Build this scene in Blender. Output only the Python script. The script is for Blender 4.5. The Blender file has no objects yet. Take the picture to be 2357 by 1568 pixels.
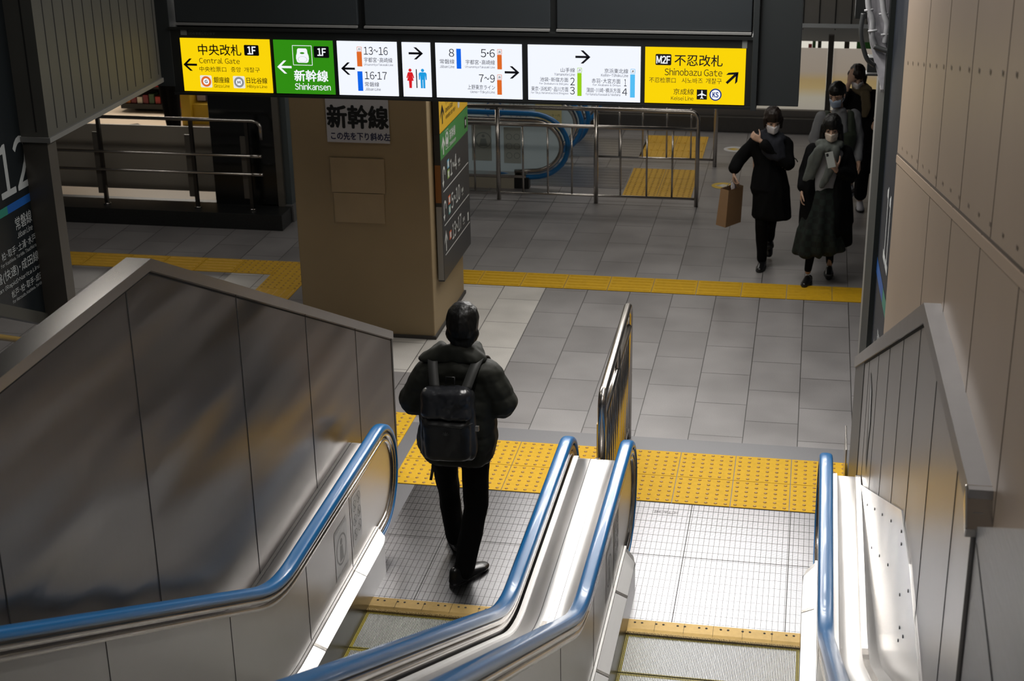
import bpy, bmesh, math, random
from mathutils import Vector, Matrix, noise
random.seed(4)
SC = bpy.context.scene
COL = SC.collection
PI = math.pi

# ------------------------------------------------------------------ camera
cam_d = bpy.data.cameras.new('camera'); cam = bpy.data.objects.new('camera', cam_d); COL.objects.link(cam)
cam_d.sensor_width = 36; cam_d.lens = 54.400; cam_d.clip_start = 0.05; cam_d.clip_end = 200
_r = Vector((0.982163, 0.187265, -0.016963)); _u = Vector((-0.053458, 0.364585, 0.929634)); _f = Vector((-0.180272, 0.912146, -0.368093))
M = Matrix((( _r.x, _u.x, -_f.x, 0), (_r.y, _u.y, -_f.y, 0), (_r.z, _u.z, -_f.z, 4.9333), (0, 0, 0, 1)))
cam.matrix_world = M
SC.camera = cam
cam_d.dof.use_dof = True; cam_d.dof.focus_distance = 9.0; cam_d.dof.aperture_fstop = 5.0

# ------------------------------------------------------------------ world, exposure
w = bpy.data.worlds.new('world'); SC.world = w; w.use_nodes = True
w.node_tree.nodes['Background'].inputs[0].default_value = (0.85, 0.9, 1.0, 1)
w.node_tree.nodes['Background'].inputs[1].default_value = 0.035
vs = SC.view_settings; vs.view_transform = 'Standard'; vs.look = 'None'; vs.gamma = 1; vs.exposure = 0.0; vs.use_curve_mapping = False

# ------------------------------------------------------------------ lights (ceiling lamps of the place, plus an added slim pair at left)
def area(name, loc, sx, sy, power, col=(1, 0.97, 0.93), rot=(0, 0, 0), spread=PI):
    l = bpy.data.lights.new(name, 'AREA'); l.shape = 'RECTANGLE'; l.size = sx; l.size_y = sy; l.energy = power; l.color = col; l.spread = spread
    o = bpy.data.objects.new(name, l); COL.objects.link(o); o.location = loc; o.rotation_euler = rot; return o
area('escalator_lamp_light', (-0.9, 9.0, 4.96), 0.25, 2.4, 130)
area('escalator_lamp_light', (-1.2, 4.6, 5.9), 0.25, 2.4, 55)
area('stair_lamp_light', (-4.75, 8.6, 4.96), 0.25, 2.4, 45)
TILT = math.radians(-52)                                            # slim lamps behind the sign, angled to strengthen the escalator highlights
for (x, y, sx) in ((-1.15, 11.3, 3.0), (-1.15, 12.1, 3.0), (-1.15, 12.9, 3.0), (-1.15, 13.7, 3.0), (-1.15, 14.5, 3.0)):
    area('concourse_lamp_light', (x, y, 3.35), sx, 0.14, 19, rot=(TILT, 0, 0), spread=math.radians(120))
for (x, y) in ((-4.0, 11.2), (-4.0, 11.75)):  # unseen pair added only to brighten the left deck
    area('concourse_lamp_light', (x, y, 3.35), 1.6, 0.14, 14, rot=(TILT, 0, 0), spread=math.radians(120))  # added unseen lamps, not lamps of the concourse
area('concourse_lamp_light', (-1.2, 13.3, 3.37), 2.2, 0.3, 18)
area('concourse_lamp_light', (-2.3, 17.8, 3.37), 2.2, 0.3, 22)
area('concourse_lamp_light', (-0.6, 20.6, 3.37), 2.2, 0.3, 16)
area('concourse_lamp_light', (-6.6, 13.2, 3.37), 2.2, 0.3, 9)
area('shop_lamp_light', (-9.0, 20.5, 3.37), 2.2, 0.6, 150, (1, 0.93, 0.82))

# ------------------------------------------------------------------ node helpers
MATS = {}
def rgb(h):
    h = h.lstrip('#'); v = [int(h[i:i+2], 16) / 255 for i in (0, 2, 4)]
    return tuple((c / 12.92 if c <= 0.04045 else ((c + 0.055) / 1.055) ** 2.4) for c in v) + (1,)
def mat(name, col, rough=0.5, metal=0.0, var=0.0, vscale=8, bump=0.0, bscale=60, stretch=(1, 1, 1), rvar=0.0, emis=None, estr=1.0, aniso=0.0, coat=0.0, alpha=1.0, trans=0.0, wav=0.0, wscale=1.5, wst=None, spec=None, tang=None):
    if name in MATS: return MATS[name]
    if isinstance(col, str): col = rgb(col)
    if len(col) == 3: col = tuple(col) + (1,)
    m = bpy.data.materials.new(name); m.use_nodes = True; nt = m.node_tree; n = nt.nodes; L = nt.links
    b = n['Principled BSDF']; b.inputs['Base Color'].default_value = col; b.inputs['Roughness'].default_value = rough; b.inputs['Metallic'].default_value = metal
    b.inputs['Anisotropic'].default_value = aniso; b.inputs['Coat Weight'].default_value = coat; b.inputs['Alpha'].default_value = alpha; b.inputs['Transmission Weight'].default_value = trans
    if spec is not None: b.inputs['Specular IOR Level'].default_value = spec
    if emis is not None:
        b.inputs['Emission Color'].default_value = rgb(emis) if isinstance(emis, str) else tuple(emis) + (1,) if len(emis) == 3 else emis
        b.inputs['Emission Strength'].default_value = estr
    if tang:
        tg = n.new('ShaderNodeCombineXYZ')
        for i_ in range(3): tg.inputs[i_].default_value = tang[i_]
        L.new(tg.outputs[0], b.inputs['Tangent'])
    tc = n.new('ShaderNodeTexCoord'); mp = n.new('ShaderNodeMapping'); mp.inputs['Scale'].default_value = stretch
    L.new(tc.outputs['Object'], mp.inputs['Vector'])
    if var or rvar:
        t = n.new('ShaderNodeTexNoise'); t.inputs['Scale'].default_value = vscale; t.inputs['Detail'].default_value = 6; L.new(mp.outputs[0], t.inputs['Vector'])
        if var:
            mx = n.new('ShaderNodeMix'); mx.data_type = 'RGBA'
            mx.inputs['A'].default_value = tuple(c * (1 - var) for c in col[:3]) + (1,); mx.inputs['B'].default_value = tuple(min(1, c * (1 + var)) for c in col[:3]) + (1,)
            L.new(t.outputs['Fac'], mx.inputs['Factor']); L.new(mx.outputs['Result'], b.inputs['Base Color'])
        if rvar:
            mr = n.new('ShaderNodeMapRange'); mr.inputs['From Min'].default_value = 0.3; mr.inputs['From Max'].default_value = 0.7
            mr.inputs['To Min'].default_value = max(0, rough - rvar); mr.inputs['To Max'].default_value = rough + rvar
            L.new(t.outputs['Fac'], mr.inputs['Value']); L.new(mr.outputs[0], b.inputs['Roughness'])
    last = None
    if bump:
        t2 = n.new('ShaderNodeTexNoise'); t2.inputs['Scale'].default_value = bscale; t2.inputs['Detail'].default_value = 4; L.new(mp.outputs[0], t2.inputs['Vector'])
        bp = n.new('ShaderNodeBump'); bp.inputs['Strength'].default_value = bump; bp.inputs['Distance'].default_value = 0.004
        L.new(t2.outputs['Fac'], bp.inputs['Height']); last = bp
    if wav:
        t3 = n.new('ShaderNodeTexNoise'); t3.inputs['Scale'].default_value = wscale; t3.inputs['Detail'].default_value = 1; mw = n.new('ShaderNodeMapping'); mw.inputs['Scale'].default_value = wst or (1, 1, 1); L.new(tc.outputs['Object'], mw.inputs['Vector']); L.new(mw.outputs[0], t3.inputs['Vector'])
        bp = n.new('ShaderNodeBump'); bp.inputs['Strength'].default_value = 1; bp.inputs['Distance'].default_value = wav
        L.new(t3.outputs['Fac'], bp.inputs['Height'])
        if last: L.new(last.outputs[0], bp.inputs['Normal'])
        last = bp
    if last: L.new(last.outputs[0], b.inputs['Normal'])
    MATS[name] = m
    return m
def emit(name, col, s=1.0):
    if name in MATS: return MATS[name]
    m = bpy.data.materials.new(name); m.use_nodes = True; n = m.node_tree.nodes; L = m.node_tree.links
    n.remove(n['Principled BSDF']); e = n.new('ShaderNodeEmission'); e.inputs[0].default_value = rgb(col) if isinstance(col, str) else col; e.inputs[1].default_value = s
    L.new(e.outputs[0], n['Material Output'].inputs[0]); MATS[name] = m; return m

STEEL = mat('brushed_steel', (0.56, 0.54, 0.53), 0.33, 1, var=0.10, vscale=10, bump=0.10, bscale=14, stretch=(1, 1, 26), rvar=0.05, wav=0.006, wscale=1.1)
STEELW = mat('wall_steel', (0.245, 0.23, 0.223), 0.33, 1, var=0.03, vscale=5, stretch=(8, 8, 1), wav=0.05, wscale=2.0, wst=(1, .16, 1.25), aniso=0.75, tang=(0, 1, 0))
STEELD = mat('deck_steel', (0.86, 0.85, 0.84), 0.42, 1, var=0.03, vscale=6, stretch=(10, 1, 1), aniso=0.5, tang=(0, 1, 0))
STEELP = mat('pipe_steel', (0.50, 0.47, 0.44), 0.24, 1, var=0.06)
STEELK = mat('dark_steel', (0.10, 0.095, 0.09), 0.4, 1)
BLACK = mat('black_rubber', (0.008, 0.008, 0.009), 0.5)
GROOVE = mat('groove_black', (0.012, 0.012, 0.012), 0.8)
BLUE = mat('handrail_blue', (0.006, 0.135, 0.36), 0.3, 0, var=0.05, vscale=5, coat=0.15)
YEL = mat('tactile_yellow', (0.58, 0.34, 0.006), 0.7, 0, spec=.25, var=0.14, vscale=30, bump=0.15, bscale=150)
YELD = mat('tactile_yellow_worn', (0.62, 0.36, 0.03), 0.5, 0, var=0.2, vscale=30, bump=0.15, bscale=150)
YELW = mat('tactile_dome_worn', (0.36, 0.20, 0.03), 0.5, 0, var=0.2, vscale=60)
BEIGE = mat('beige_panel', (0.30, 0.232, 0.175), 0.45, 0, var=0.06, vscale=3, bump=0.05, bscale=40)
PILLAR = mat('pillar_stucco', (0.31, 0.230, 0.125), 0.65, 0, var=0.10, vscale=2.5, bump=0.15, bscale=120)
GREY = mat('painted_grey', (0.16, 0.16, 0.155), 0.5, 0, var=0.08, vscale=6)
SLAT = mat('slat_grey', (0.075, 0.074, 0.066), 0.55, 0, var=0.12, vscale=5)
CHAR = mat('sign_charcoal', (0.014, 0.017, 0.018), 0.5, 0, var=0.05)
BLK = mat('sign_black', (0.006, 0.007, 0.007), 0.45)
DKST = mat('black_granite', (0.014, 0.015, 0.015), 0.35, 0, var=0.8, vscale=60)

# ------------------------------------------------------------------ object helpers
ORG = {}
def _tag(o, label=None, cat=None, group=None, kind=None):
    if label: o['label'] = label
    if cat: o['category'] = cat
    if group: o['group'] = group
    if kind: o['kind'] = kind
    return o
def thing(name, label, cat, loc=(0, 0, 0), group=None, rz=0):
    o = bpy.data.objects.new(name, None); COL.objects.link(o); o.empty_display_size = 0.1
    o.location = loc; ORG[o.name] = Vector(loc); _tag(o, label, cat, group); return o
class MB:
    """a bag of world-space geometry that becomes one mesh"""
    def __init__(s): s.bm = bmesh.new()
    def face(s, pts, mi=0):
        f = s.bm.faces.new([s.bm.verts.new(p) for p in pts]); f.material_index = mi; return f
    def box(s, x0, x1, y0, y1, z0, z1, bev=0.0, mi=0, M=None):
        b = bmesh.new(); bmesh.ops.create_cube(b, size=1)
        for v in b.verts: v.co = Vector(((x0 + x1) / 2 + v.co.x * (x1 - x0), (y0 + y1) / 2 + v.co.y * (y1 - y0), (z0 + z1) / 2 + v.co.z * (z1 - z0)))
        if bev: bmesh.ops.bevel(b, geom=list(b.edges), offset=bev, segments=2, profile=0.6, affect='EDGES')
        s.join(b, mi, M); return s
    def join(s, b, mi=0, M=None):
        mp = {}
        for v in b.verts: mp[v] = s.bm.verts.new(M @ v.co if M else v.co)
        for f in b.faces:
            try: g = s.bm.faces.new([mp[v] for v in f.verts]); g.material_index = mi; g.smooth = f.smooth
            except ValueError: pass
        b.free()
    def prism(s, poly, ax, a0, a1, bev=0.0, mi=0, f=None):
        """poly: list of 2D points; ax 'x' -> (y,z), 'y' -> (x,z), 'z' -> (x,y); extruded a0..a1; f maps the point"""
        def P(p, a):
            q = {'x': (a, p[0], p[1]), 'y': (p[0], a, p[1]), 'z': (p[0], p[1], a)}[ax]
            return f(q) if f else q
        b = bmesh.new(); A = [b.verts.new(P(p, a0)) for p in poly]; B = [b.verts.new(P(p, a1)) for p in poly]; n = len(poly)
        b.faces.new(A[::-1]); b.faces.new(B)
        for i in range(n): b.faces.new((A[i], A[(i + 1) % n], B[(i + 1) % n], B[i]))
        bmesh.ops.recalc_face_normals(b, faces=b.faces)
        if bev: bmesh.ops.bevel(b, geom=list(b.edges), offset=bev, segments=2, profile=0.6, affect='EDGES')
        s.join(b, mi); return s
    def sweep(s, prof, path, up=(1, 0, 0), closed=True, caps=True, mi=0, smooth=True):
        """prof: (side, out) 2D pts; side along 'up' vector, out along normal"""
        up = Vector(up); path = [Vector(p) for p in path]; rings = []
        for i, p in enumerate(path):
            t = (path[min(i + 1, len(path) - 1)] - path[max(i - 1, 0)]).normalized()
            nrm = t.cross(up).normalized(); rings.append([s.bm.verts.new(p + up * a + nrm * b) for a, b in prof])
        n = len(prof); rng = range(n) if closed else range(n - 1)
        for i in range(len(rings) - 1):
            for j in rng:
                f = s.bm.faces.new((rings[i][j], rings[i][(j + 1) % n], rings[i + 1][(j + 1) % n], rings[i + 1][j])); f.smooth = smooth; f.material_index = mi
        if caps and closed:
            s.bm.faces.new(rings[0][::-1]).material_index = mi; s.bm.faces.new(rings[-1]).material_index = mi
        return s
    def tube(s, path, r, seg=12, mi=0, caps=True):
        path = [Vector(p) for p in path]; rings = []; ref = None
        rr = r if isinstance(r, (list, tuple)) else [r] * len(path)
        for i, p in enumerate(path):
            t = (path[min(i + 1, len(path) - 1)] - path[max(i - 1, 0)]).normalized()
            if ref is None: ref = t.orthogonal().normalized()
            ref = (ref - t * ref.dot(t)).normalized(); o = t.cross(ref)
            rings.append([s.bm.verts.new(p + (ref * math.cos(2 * PI * k / seg) + o * math.sin(2 * PI * k / seg)) * rr[i]) for k in range(seg)])
        for i in range(len(rings) - 1):
            for j in range(seg):
                f = s.bm.faces.new((rings[i][j], rings[i][(j + 1) % seg], rings[i + 1][(j + 1) % seg], rings[i + 1][j])); f.smooth = True; f.material_index = mi
        if caps: s.bm.faces.new(rings[0][::-1]).material_index = mi; s.bm.faces.new(rings[-1]).material_index = mi
        return s
    def ball(s, c, r, seg=14, sc=(1, 1, 1), mi=0):
        b = bmesh.new(); bmesh.ops.create_uvsphere(b, u_segments=seg, v_segments=seg // 2 + 2, radius=r)
        for v in b.verts: v.co = Vector((c[0] + v.co.x * sc[0], c[1] + v.co.y * sc[1], c[2] + v.co.z * sc[2]))
        for f in b.faces: f.smooth = True
        s.join(b, mi); return s
def obj(name, mb, m, parent=None, label=None, cat=None, group=None, kind=None, origin=None):
    bmesh.ops.recalc_face_normals(mb.bm, faces=mb.bm.faces)
    me = bpy.data.meshes.new(name); mb.bm.to_mesh(me); mb.bm.free()
    for q in (m if isinstance(m, (list, tuple)) else [m]): me.materials.append(q)
    o = bpy.data.objects.new(name, me); COL.objects.link(o)
    if parent is not None:
        org = ORG[parent.name]; o.parent = parent; me.transform(Matrix.Translation(-org)); ORG[o.name] = org
    else:
        org = Vector(origin) if origin else Vector((0, 0, 0)); me.transform(Matrix.Translation(-org)); o.location = org; ORG[o.name] = org
    return _tag(o, label, cat, group, kind)
def struct(name, mb, m, parent=None): return obj(name, mb, m, parent, kind='structure')
def copytree(o, delta, parent=None, label=None, group=None, rot=None):
    c = o.copy(); COL.objects.link(c)
    if parent is None:
        c.location = Vector(o.location) + Vector(delta)
        if rot is not None: c.rotation_euler = rot
    else: c.parent = parent
    if label: c['label'] = label
    if group: c['group'] = group
    for ch in list(o.children): copytree(ch, delta, c)
    return c
# plane frames: map (u, v, n) -> world
def FY(y): return lambda u, v, n=0.0: Vector((u, y - n, v))          # wall facing the camera (-Y)
def FX(x): return lambda u, v, n=0.0: Vector((x + n, u, v))          # wall facing +X, u = y
def FXn(fx): return lambda u, v, n=0.0: Vector((fx(u) - n, u, v))    # wall facing -X
def FZ(z): return lambda u, v, n=0.0: Vector((u, v, z + n))
TCACHE = {}
def text_mesh(s, bold):
    k = (s, bold)
    if k in TCACHE: return TCACHE[k]
    cu = bpy.data.curves.new('t', 'FONT'); cu.body = s; cu.size = 1; cu.offset = bold; cu.resolution_u = 3; cu.fill_mode = 'FRONT'
    o = bpy.data.objects.new('t', cu); COL.objects.link(o)
    dg = bpy.context.evaluated_depsgraph_get(); me = o.evaluated_get(dg).to_mesh()
    vs_ = [tuple(v.co) for v in me.vertices]; fs = [tuple(p.vertices) for p in me.polygons]
    o.evaluated_get(dg).to_mesh_clear(); bpy.data.objects.remove(o); bpy.data.curves.remove(cu)
    TCACHE[k] = (vs_, fs); return TCACHE[k]
def text(mb, s, F, cx, cz, w_, h_, n=0.001, bold=0.0, mi=0, flip=False, rot=0.0):
    V = []; Fc = []
    if all(ord(c) < 0x250 or c == '･' for c in s):          # Latin line: lay the glyphs out one by one
        pen = 0.0
        for c in s:
            if c == ' ': pen += 0.26; continue
            g = chr(ord(c) + 0xFEE0) if 0x21 <= ord(c) <= 0x7D else ('\uFF5E' if c == '~' else c)
            v, f = text_mesh(g, 0.0)
            if not v: continue
            x0 = min(q[0] for q in v); x1 = max(q[0] for q in v); k = len(V); sc = 0.6 if c == '~' else 1.0
            V += [((q[0] - x0) * sc + pen, q[1]) for q in v]; Fc += [tuple(i + k for i in t_) for t_ in f]; pen += (x1 - x0) * sc + 0.085
    else:
        v, f = text_mesh(s, 0.0); V = [(q[0], q[1]) for q in v]; Fc = list(f)
    if not V: return
    x0 = min(v[0] for v in V); x1 = max(v[0] for v in V); y0 = min(v[1] for v in V); y1 = max(v[1] for v in V)
    sx = w_ / max(1e-6, x1 - x0); sy = h_ / max(1e-6, y1 - y0); c, si = math.cos(rot), math.sin(rot)
    shifts = [(0, 0)]
    if bold:
        e = bold * 0.8; shifts = [(e * math.cos(2 * PI * k / 6), e * math.sin(2 * PI * k / 6)) for k in range(6)]
    for kk, (dx, dy) in enumerate(shifts):
        vv = []
        for v in V:
            a = (v[0] - (x0 + x1) / 2) * sx + dx * abs(sy); b = (v[1] - (y0 + y1) / 2) * sy + dy * abs(sy)
            if flip: a = -a
            vv.append(mb.bm.verts.new(F(cx + a * c - b * si, cz + a * si + b * c, n + kk * 0.00004)))
        for f in Fc:
            try: mb.bm.faces.new([vv[i] for i in f]).material_index = mi
            except ValueError: pass
def poly(mb, F, pts, n=0.001, mi=0): mb.face([F(p[0], p[1], n) for p in pts], mi)
def rect(mb, F, cx, cz, w_, h_, n=0.001, mi=0, r=0.0):
    if not r: return poly(mb, F, [(cx - w_/2, cz - h_/2), (cx + w_/2, cz - h_/2), (cx + w_/2, cz + h_/2), (cx - w_/2, cz + h_/2)], n, mi)
    P = []
    for (sx, sz, a0) in ((1, 1, 0), (-1, 1, 90), (-1, -1, 180), (1, -1, 270)):
        for k in range(5):
            a = math.radians(a0 + 22.5 * k); P.append((cx + sx * (w_/2 - r) + r * math.cos(a), cz + sz * (h_/2 - r) + r * math.sin(a)))
    poly(mb, F, P, n, mi)
def disc(mb, F, cx, cz, r, n=0.001, mi=0, rz=None, seg=32):
    rz = rz or r; poly(mb, F, [(cx + r * math.cos(2*PI*k/seg), cz + rz * math.sin(2*PI*k/seg)) for k in range(seg)], n, mi)
def ring(mb, F, cx, cz, r0, r1, n=0.001, mi=0, seg=32, k_=1.0):
    for k in range(seg):
        a, b = 2*PI*k/seg, 2*PI*(k+1)/seg
        poly(mb, F, [(cx + r*math.cos(t), cz + k_*r*math.sin(t)) for r, t in ((r0, a), (r1, a), (r1, b), (r0, b))], n, mi)
def arrow(mb, F, cx, cz, w_, h_, ang=0.0, n=0.001, mi=0, t=0.17, asp=1.0):
    """arrow pointing along ang (0 = right), w_ long, h_ tall head"""
    c, s = math.cos(ang), math.sin(ang); T = t * w_
    def q(a, b): return (cx + (a * c - b * s), cz + (a * s + b * c) * asp)
    X = w_ / 2; Hh = h_ / 2
    poly(mb, F, [q(-X, -T/2), q(X - T*0.7, -T/2), q(X - T*0.7, T/2), q(-X, T/2)], n, mi)
    hl = w_ * 0.47
    for sg in (1, -1):
        P = [q(X, 0), q(X - hl, sg * Hh), q(X - hl - T*1.25, sg * Hh), q(X - T*1.35, 0)]
        poly(mb, F, P, n + 0.0002 * (sg > 0), mi)

def letters(lines, F, n, bold, m, parent, name='lettering'):
    for (s_, c, z_, ww, hh) in lines:
        b = MB(); text(b, s_, F, c, z_, ww, hh, n, bold); obj(name, b, m, parent)

# ================================================================== FLOOR
def floor_surface(name, c0, c1, mort, rough=0.32, off=(0.05, 0.05), speck=0.32):
    m = bpy.data.materials.new(name); m.use_nodes = True; nt = m.node_tree; n = nt.nodes; L = nt.links; b = n['Principled BSDF']
    tc = n.new('ShaderNodeTexCoord'); sp = n.new('ShaderNodeSeparateXYZ'); cb = n.new('ShaderNodeCombineXYZ')
    ax = n.new('ShaderNodeMath'); ax.inputs[1].default_value = 40 - off[0]; ay = n.new('ShaderNodeMath'); ay.inputs[1].default_value = 60.0 - off[1]
    L.new(tc.outputs['Object'], sp.inputs[0]); L.new(sp.outputs['X'], ax.inputs[0]); L.new(sp.outputs['Y'], ay.inputs[0])
    L.new(ay.outputs[0], cb.inputs['X']); L.new(ax.outputs[0], cb.inputs['Y'])
    br = n.new('ShaderNodeTexBrick'); br.offset = 0.5; br.offset_frequency = 2; br.squash = 1
    br.inputs['Color1'].default_value = tuple(c0) + (1,); br.inputs['Color2'].default_value = tuple(c1) + (1,); br.inputs['Mortar'].default_value = tuple(mort) + (1,)
    br.inputs['Scale'].default_value = 1; br.inputs['Mortar Size'].default_value = 0.0035; br.inputs['Mortar Smooth'].default_value = 0.1; br.inputs['Brick Width'].default_value = 0.6; br.inputs['Row Height'].default_value = 0.4
    L.new(cb.outputs[0], br.inputs['Vector'])
    ns = n.new('ShaderNodeTexNoise'); ns.inputs['Scale'].default_value = 180; ns.inputs['Detail'].default_value = 3; L.new(tc.outputs['Object'], ns.inputs['Vector'])
    n2 = n.new('ShaderNodeTexNoise'); n2.inputs['Scale'].default_value = 2.2; n2.inputs['Detail'].default_value = 2; L.new(tc.outputs['Object'], n2.inputs['Vector'])
    a1 = n.new('ShaderNodeMapRange'); a1.inputs['To Min'].default_value = 1 - speck; a1.inputs['To Max'].default_value = 1 + speck; L.new(ns.outputs['Fac'], a1.inputs['Value'])
    a2 = n.new('ShaderNodeMapRange'); a2.inputs['From Min'].default_value = .3; a2.inputs['From Max'].default_value = .7; a2.inputs['To Min'].default_value = 0.86; a2.inputs['To Max'].default_value = 1.12; L.new(n2.outputs['Fac'], a2.inputs['Value'])
    mu = n.new('ShaderNodeMath'); mu.operation = 'MULTIPLY'; L.new(a1.outputs[0], mu.inputs[0]); L.new(a2.outputs[0], mu.inputs[1])
    vm = n.new('ShaderNodeVectorMath'); vm.operation = 'SCALE'; L.new(br.outputs['Color'], vm.inputs[0]); L.new(mu.outputs[0], vm.inputs['Scale']); L.new(vm.outputs[0], b.inputs['Base Color'])
    rr = n.new('ShaderNodeMapRange'); rr.inputs['From Min'].default_value = .3; rr.inputs['From Max'].default_value = .7; rr.inputs['To Min'].default_value = rough; rr.inputs['To Max'].default_value = rough + .04; L.new(n2.outputs['Fac'], rr.inputs['Value']); L.new(rr.outputs[0], b.inputs['Roughness'])
    bp = n.new('ShaderNodeBump'); bp.inputs['Strength'].default_value = 0.6; bp.inputs['Distance'].default_value = 0.003; bp.invert = True; L.new(br.outputs['Fac'], bp.inputs['Height'])
    b2 = n.new('ShaderNodeBump'); b2.inputs['Strength'].default_value = 0.05; b2.inputs['Distance'].default_value = 0.002; L.new(ns.outputs['Fac'], b2.inputs['Height']); L.new(bp.outputs[0], b2.inputs['Normal']); L.new(b2.outputs[0], b.inputs['Normal'])
    return m
FL1 = floor_surface('floor_tile_grey', (0.205, 0.195, 0.195), (0.255, 0.245, 0.245), (0.035, 0.033, 0.032))
FL2 = floor_surface('floor_tile_white', (0.47, 0.45, 0.42), (0.53, 0.51, 0.48), (0.06, 0.055, 0.05), rough=0.4)
FL3 = mat('floor_border_granite', (0.14, 0.14, 0.15), 0.45, 0, var=0.35, vscale=220)
mb = MB()
def fq(x0, x1, y0, y1, mi): mb.face([(x0, y0, 0), (x1, y0, 0), (x1, y1, 0), (x0, y1, 0)], mi)
# strips: (y0, y1, [(x0, x1, slot)...]); the two escalator pits stay open
ysplit = [(-2.0, 7.86, [(-12, -2.6, 0), (-1.31, -1.0, 2), (0.24, 2.0, 0)]),
          (7.86, 10.45, [(-12, -2.75, 2), (-2.75, 2.0, 2)]),
          (10.45, 11.4, [(-12, 2.0, 0)]),
          (11.4, 13.6, [(-12, -5.48, 0), (-5.48, -5.08, 1), (-5.08, -3.95, 0), (-3.95, -2.355, 1), (-2.355, 2.0, 0)]),
          (13.6, 26.0, [(-12, 3.0, 0)])]
for y0, y1, S in ysplit:
    for x0, x1, k in S: fq(x0, x1, y0, y1, k)
struct('floor', mb, [FL1, FL2, FL3])

# metal landing plates -------------------------------------------------
def plate_mat():
    m = bpy.data.materials.new('landing_plate_metal'); m.use_nodes = True; nt = m.node_tree; n = nt.nodes; L = nt.links; b = n['Principled BSDF']
    b.inputs['Metallic'].default_value = 1
    tc = n.new('ShaderNodeTexCoord'); sp = n.new('ShaderNodeSeparateXYZ'); L.new(tc.outputs['Object'], sp.inputs[0])
    def line(out, period, width):
        d = n.new('ShaderNodeMath'); d.operation = 'DIVIDE'; d.inputs[1].default_value = period; L.new(out, d.inputs[0])
        f = n.new('ShaderNodeMath'); f.operation = 'FRACT'; L.new(d.outputs[0], f.inputs[0])
        g = n.new('ShaderNodeMath'); g.operation = 'LESS_THAN'; g.inputs[1].default_value = width; L.new(f.outputs[0], g.inputs[0]); return g.outputs[0]
    def mx(a, c):
        q = n.new('ShaderNodeMath'); q.operation = 'MAXIMUM'; L.new(a, q.inputs[0]); L.new(c, q.inputs[1]); return q.outputs[0]
    fine = line(sp.outputs['Y'], 0.0135, 0.33); big = mx(line(sp.outputs['Y'], 0.094, 0.05), line(sp.outputs['X'], 0.0335, 0.09))
    t = n.new('ShaderNodeTexNoise'); t.inputs['Scale'].default_value = 5; L.new(tc.outputs['Object'], t.inputs['Vector'])
    m1 = n.new('ShaderNodeMix'); m1.data_type = 'RGBA'; m1.inputs['A'].default_value = (0.26, 0.258, 0.265, 1); m1.inputs['B'].default_value = (0.10, 0.10, 0.105, 1); L.new(fine, m1.inputs['Factor'])
    m2 = n.new('ShaderNodeMix'); m2.data_type = 'RGBA'; L.new(m1.outputs['Result'], m2.inputs['A']); m2.inputs['B'].default_value = (0.03, 0.03, 0.032, 1); L.new(big, m2.inputs['Factor'])
    L.new(m2.outputs['Result'], b.inputs['Base Color'])
    mr = n.new('ShaderNodeMapRange'); mr.inputs['From Min'].default_value = .3; mr.inputs['From Max'].default_value = .7; mr.inputs['To Min'].default_value = 0.29; mr.inputs['To Max'].default_value = 0.30
    L.new(t.outputs['Fac'], mr.inputs['Value']); L.new(mr.outputs[0], b.inputs['Roughness'])
    bp = n.new('ShaderNodeBump'); bp.inputs['Strength'].default_value = 0.5; bp.inputs['Distance'].default_value = 0.002; bp.invert = True; L.new(mx(fine, big), bp.inputs['Height']); L.new(bp.outputs[0], b.inputs['Normal'])
    return m
PLATE = plate_mat()

# tactile paving --------------------------------------------------------
def tactile(name, label, x0, x1, y0, y1, kind, m=None, tile=0.4, along='x', z=0.0, group=None):
    m = m or YEL; mb = MB(); nx = max(1, round((x1 - x0) / tile)); ny = max(1, round((y1 - y0) / tile)); tx = (x1 - x0) / nx; ty = (y1 - y0) / ny
    for i in range(nx):
        for j in range(ny):
            a, b_ = x0 + i * tx, y0 + j * ty; g = 0.0028
            mb.box(a + g, a + tx - g, b_ + g, b_ + ty - g, z + 0.0, z + 0.006)
            if kind == 'dots':
                for p in range(6):
                    for q in range(6):
                        cx, cy, r = a + tx * (p + .5) / 6, b_ + ty * (q + .5) / 6, 0.0135
                        lo = [mb.bm.verts.new((cx + r * math.cos(t * PI / 4), cy + r * math.sin(t * PI / 4), z + 0.006)) for t in range(8)]
                        hi = [mb.bm.verts.new((cx + r * .6 * math.cos(t * PI / 4), cy + r * .6 * math.sin(t * PI / 4), z + 0.011)) for t in range(8)]
                        for t in range(8): mb.bm.faces.new((lo[t], lo[(t + 1) % 8], hi[(t + 1) % 8], hi[t])).material_index = 1
                        mb.bm.faces.new(hi).material_index = 1
            else:
                for q in range(5):
                    if along == 'x':
                        c = b_ + ty * (q + .5) / 5; mb.prism([(c - .016, z + .006), (c + .016, z + .006), (c + .010, z + .0115), (c - .010, z + .0115)], 'x', a + .022, a + tx - .022)
                    else:
                        c = a + tx * (q + .5) / 5; mb.prism([(c - .016, z + .006), (c + .016, z + .006), (c + .010, z + .0115), (c - .010, z + .0115)], 'y', b_ + .022, b_ + ty - .022)
    obj(name, mb, [m, YELW], label=label, cat='tactile paving', group=group, origin=((x0 + x1) / 2, (y0 + y1) / 2, 0))
tactile('tactile_paving', 'two-row band of yellow domed paving right in front of the escalator landings', -2.75, 0.41, 9.42, 10.22, 'dots')
tactile('tactile_paving', 'yellow domed paving patch glimpsed past the end of the left steel wall', -3.25, -2.85, 9.80, 10.60, 'dots')
tactile('tactile_paving', 'long yellow ribbed guide strip crossing the floor from pillar to right wall', -4.68, 0.72, 13.6, 14.0, 'bars', YEL)
tactile('tactile_paving', 'dim yellow ribbed guide strip left of the pillar', -8.28, -5.48, 13.6, 14.0, 'bars', YELD)
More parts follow.
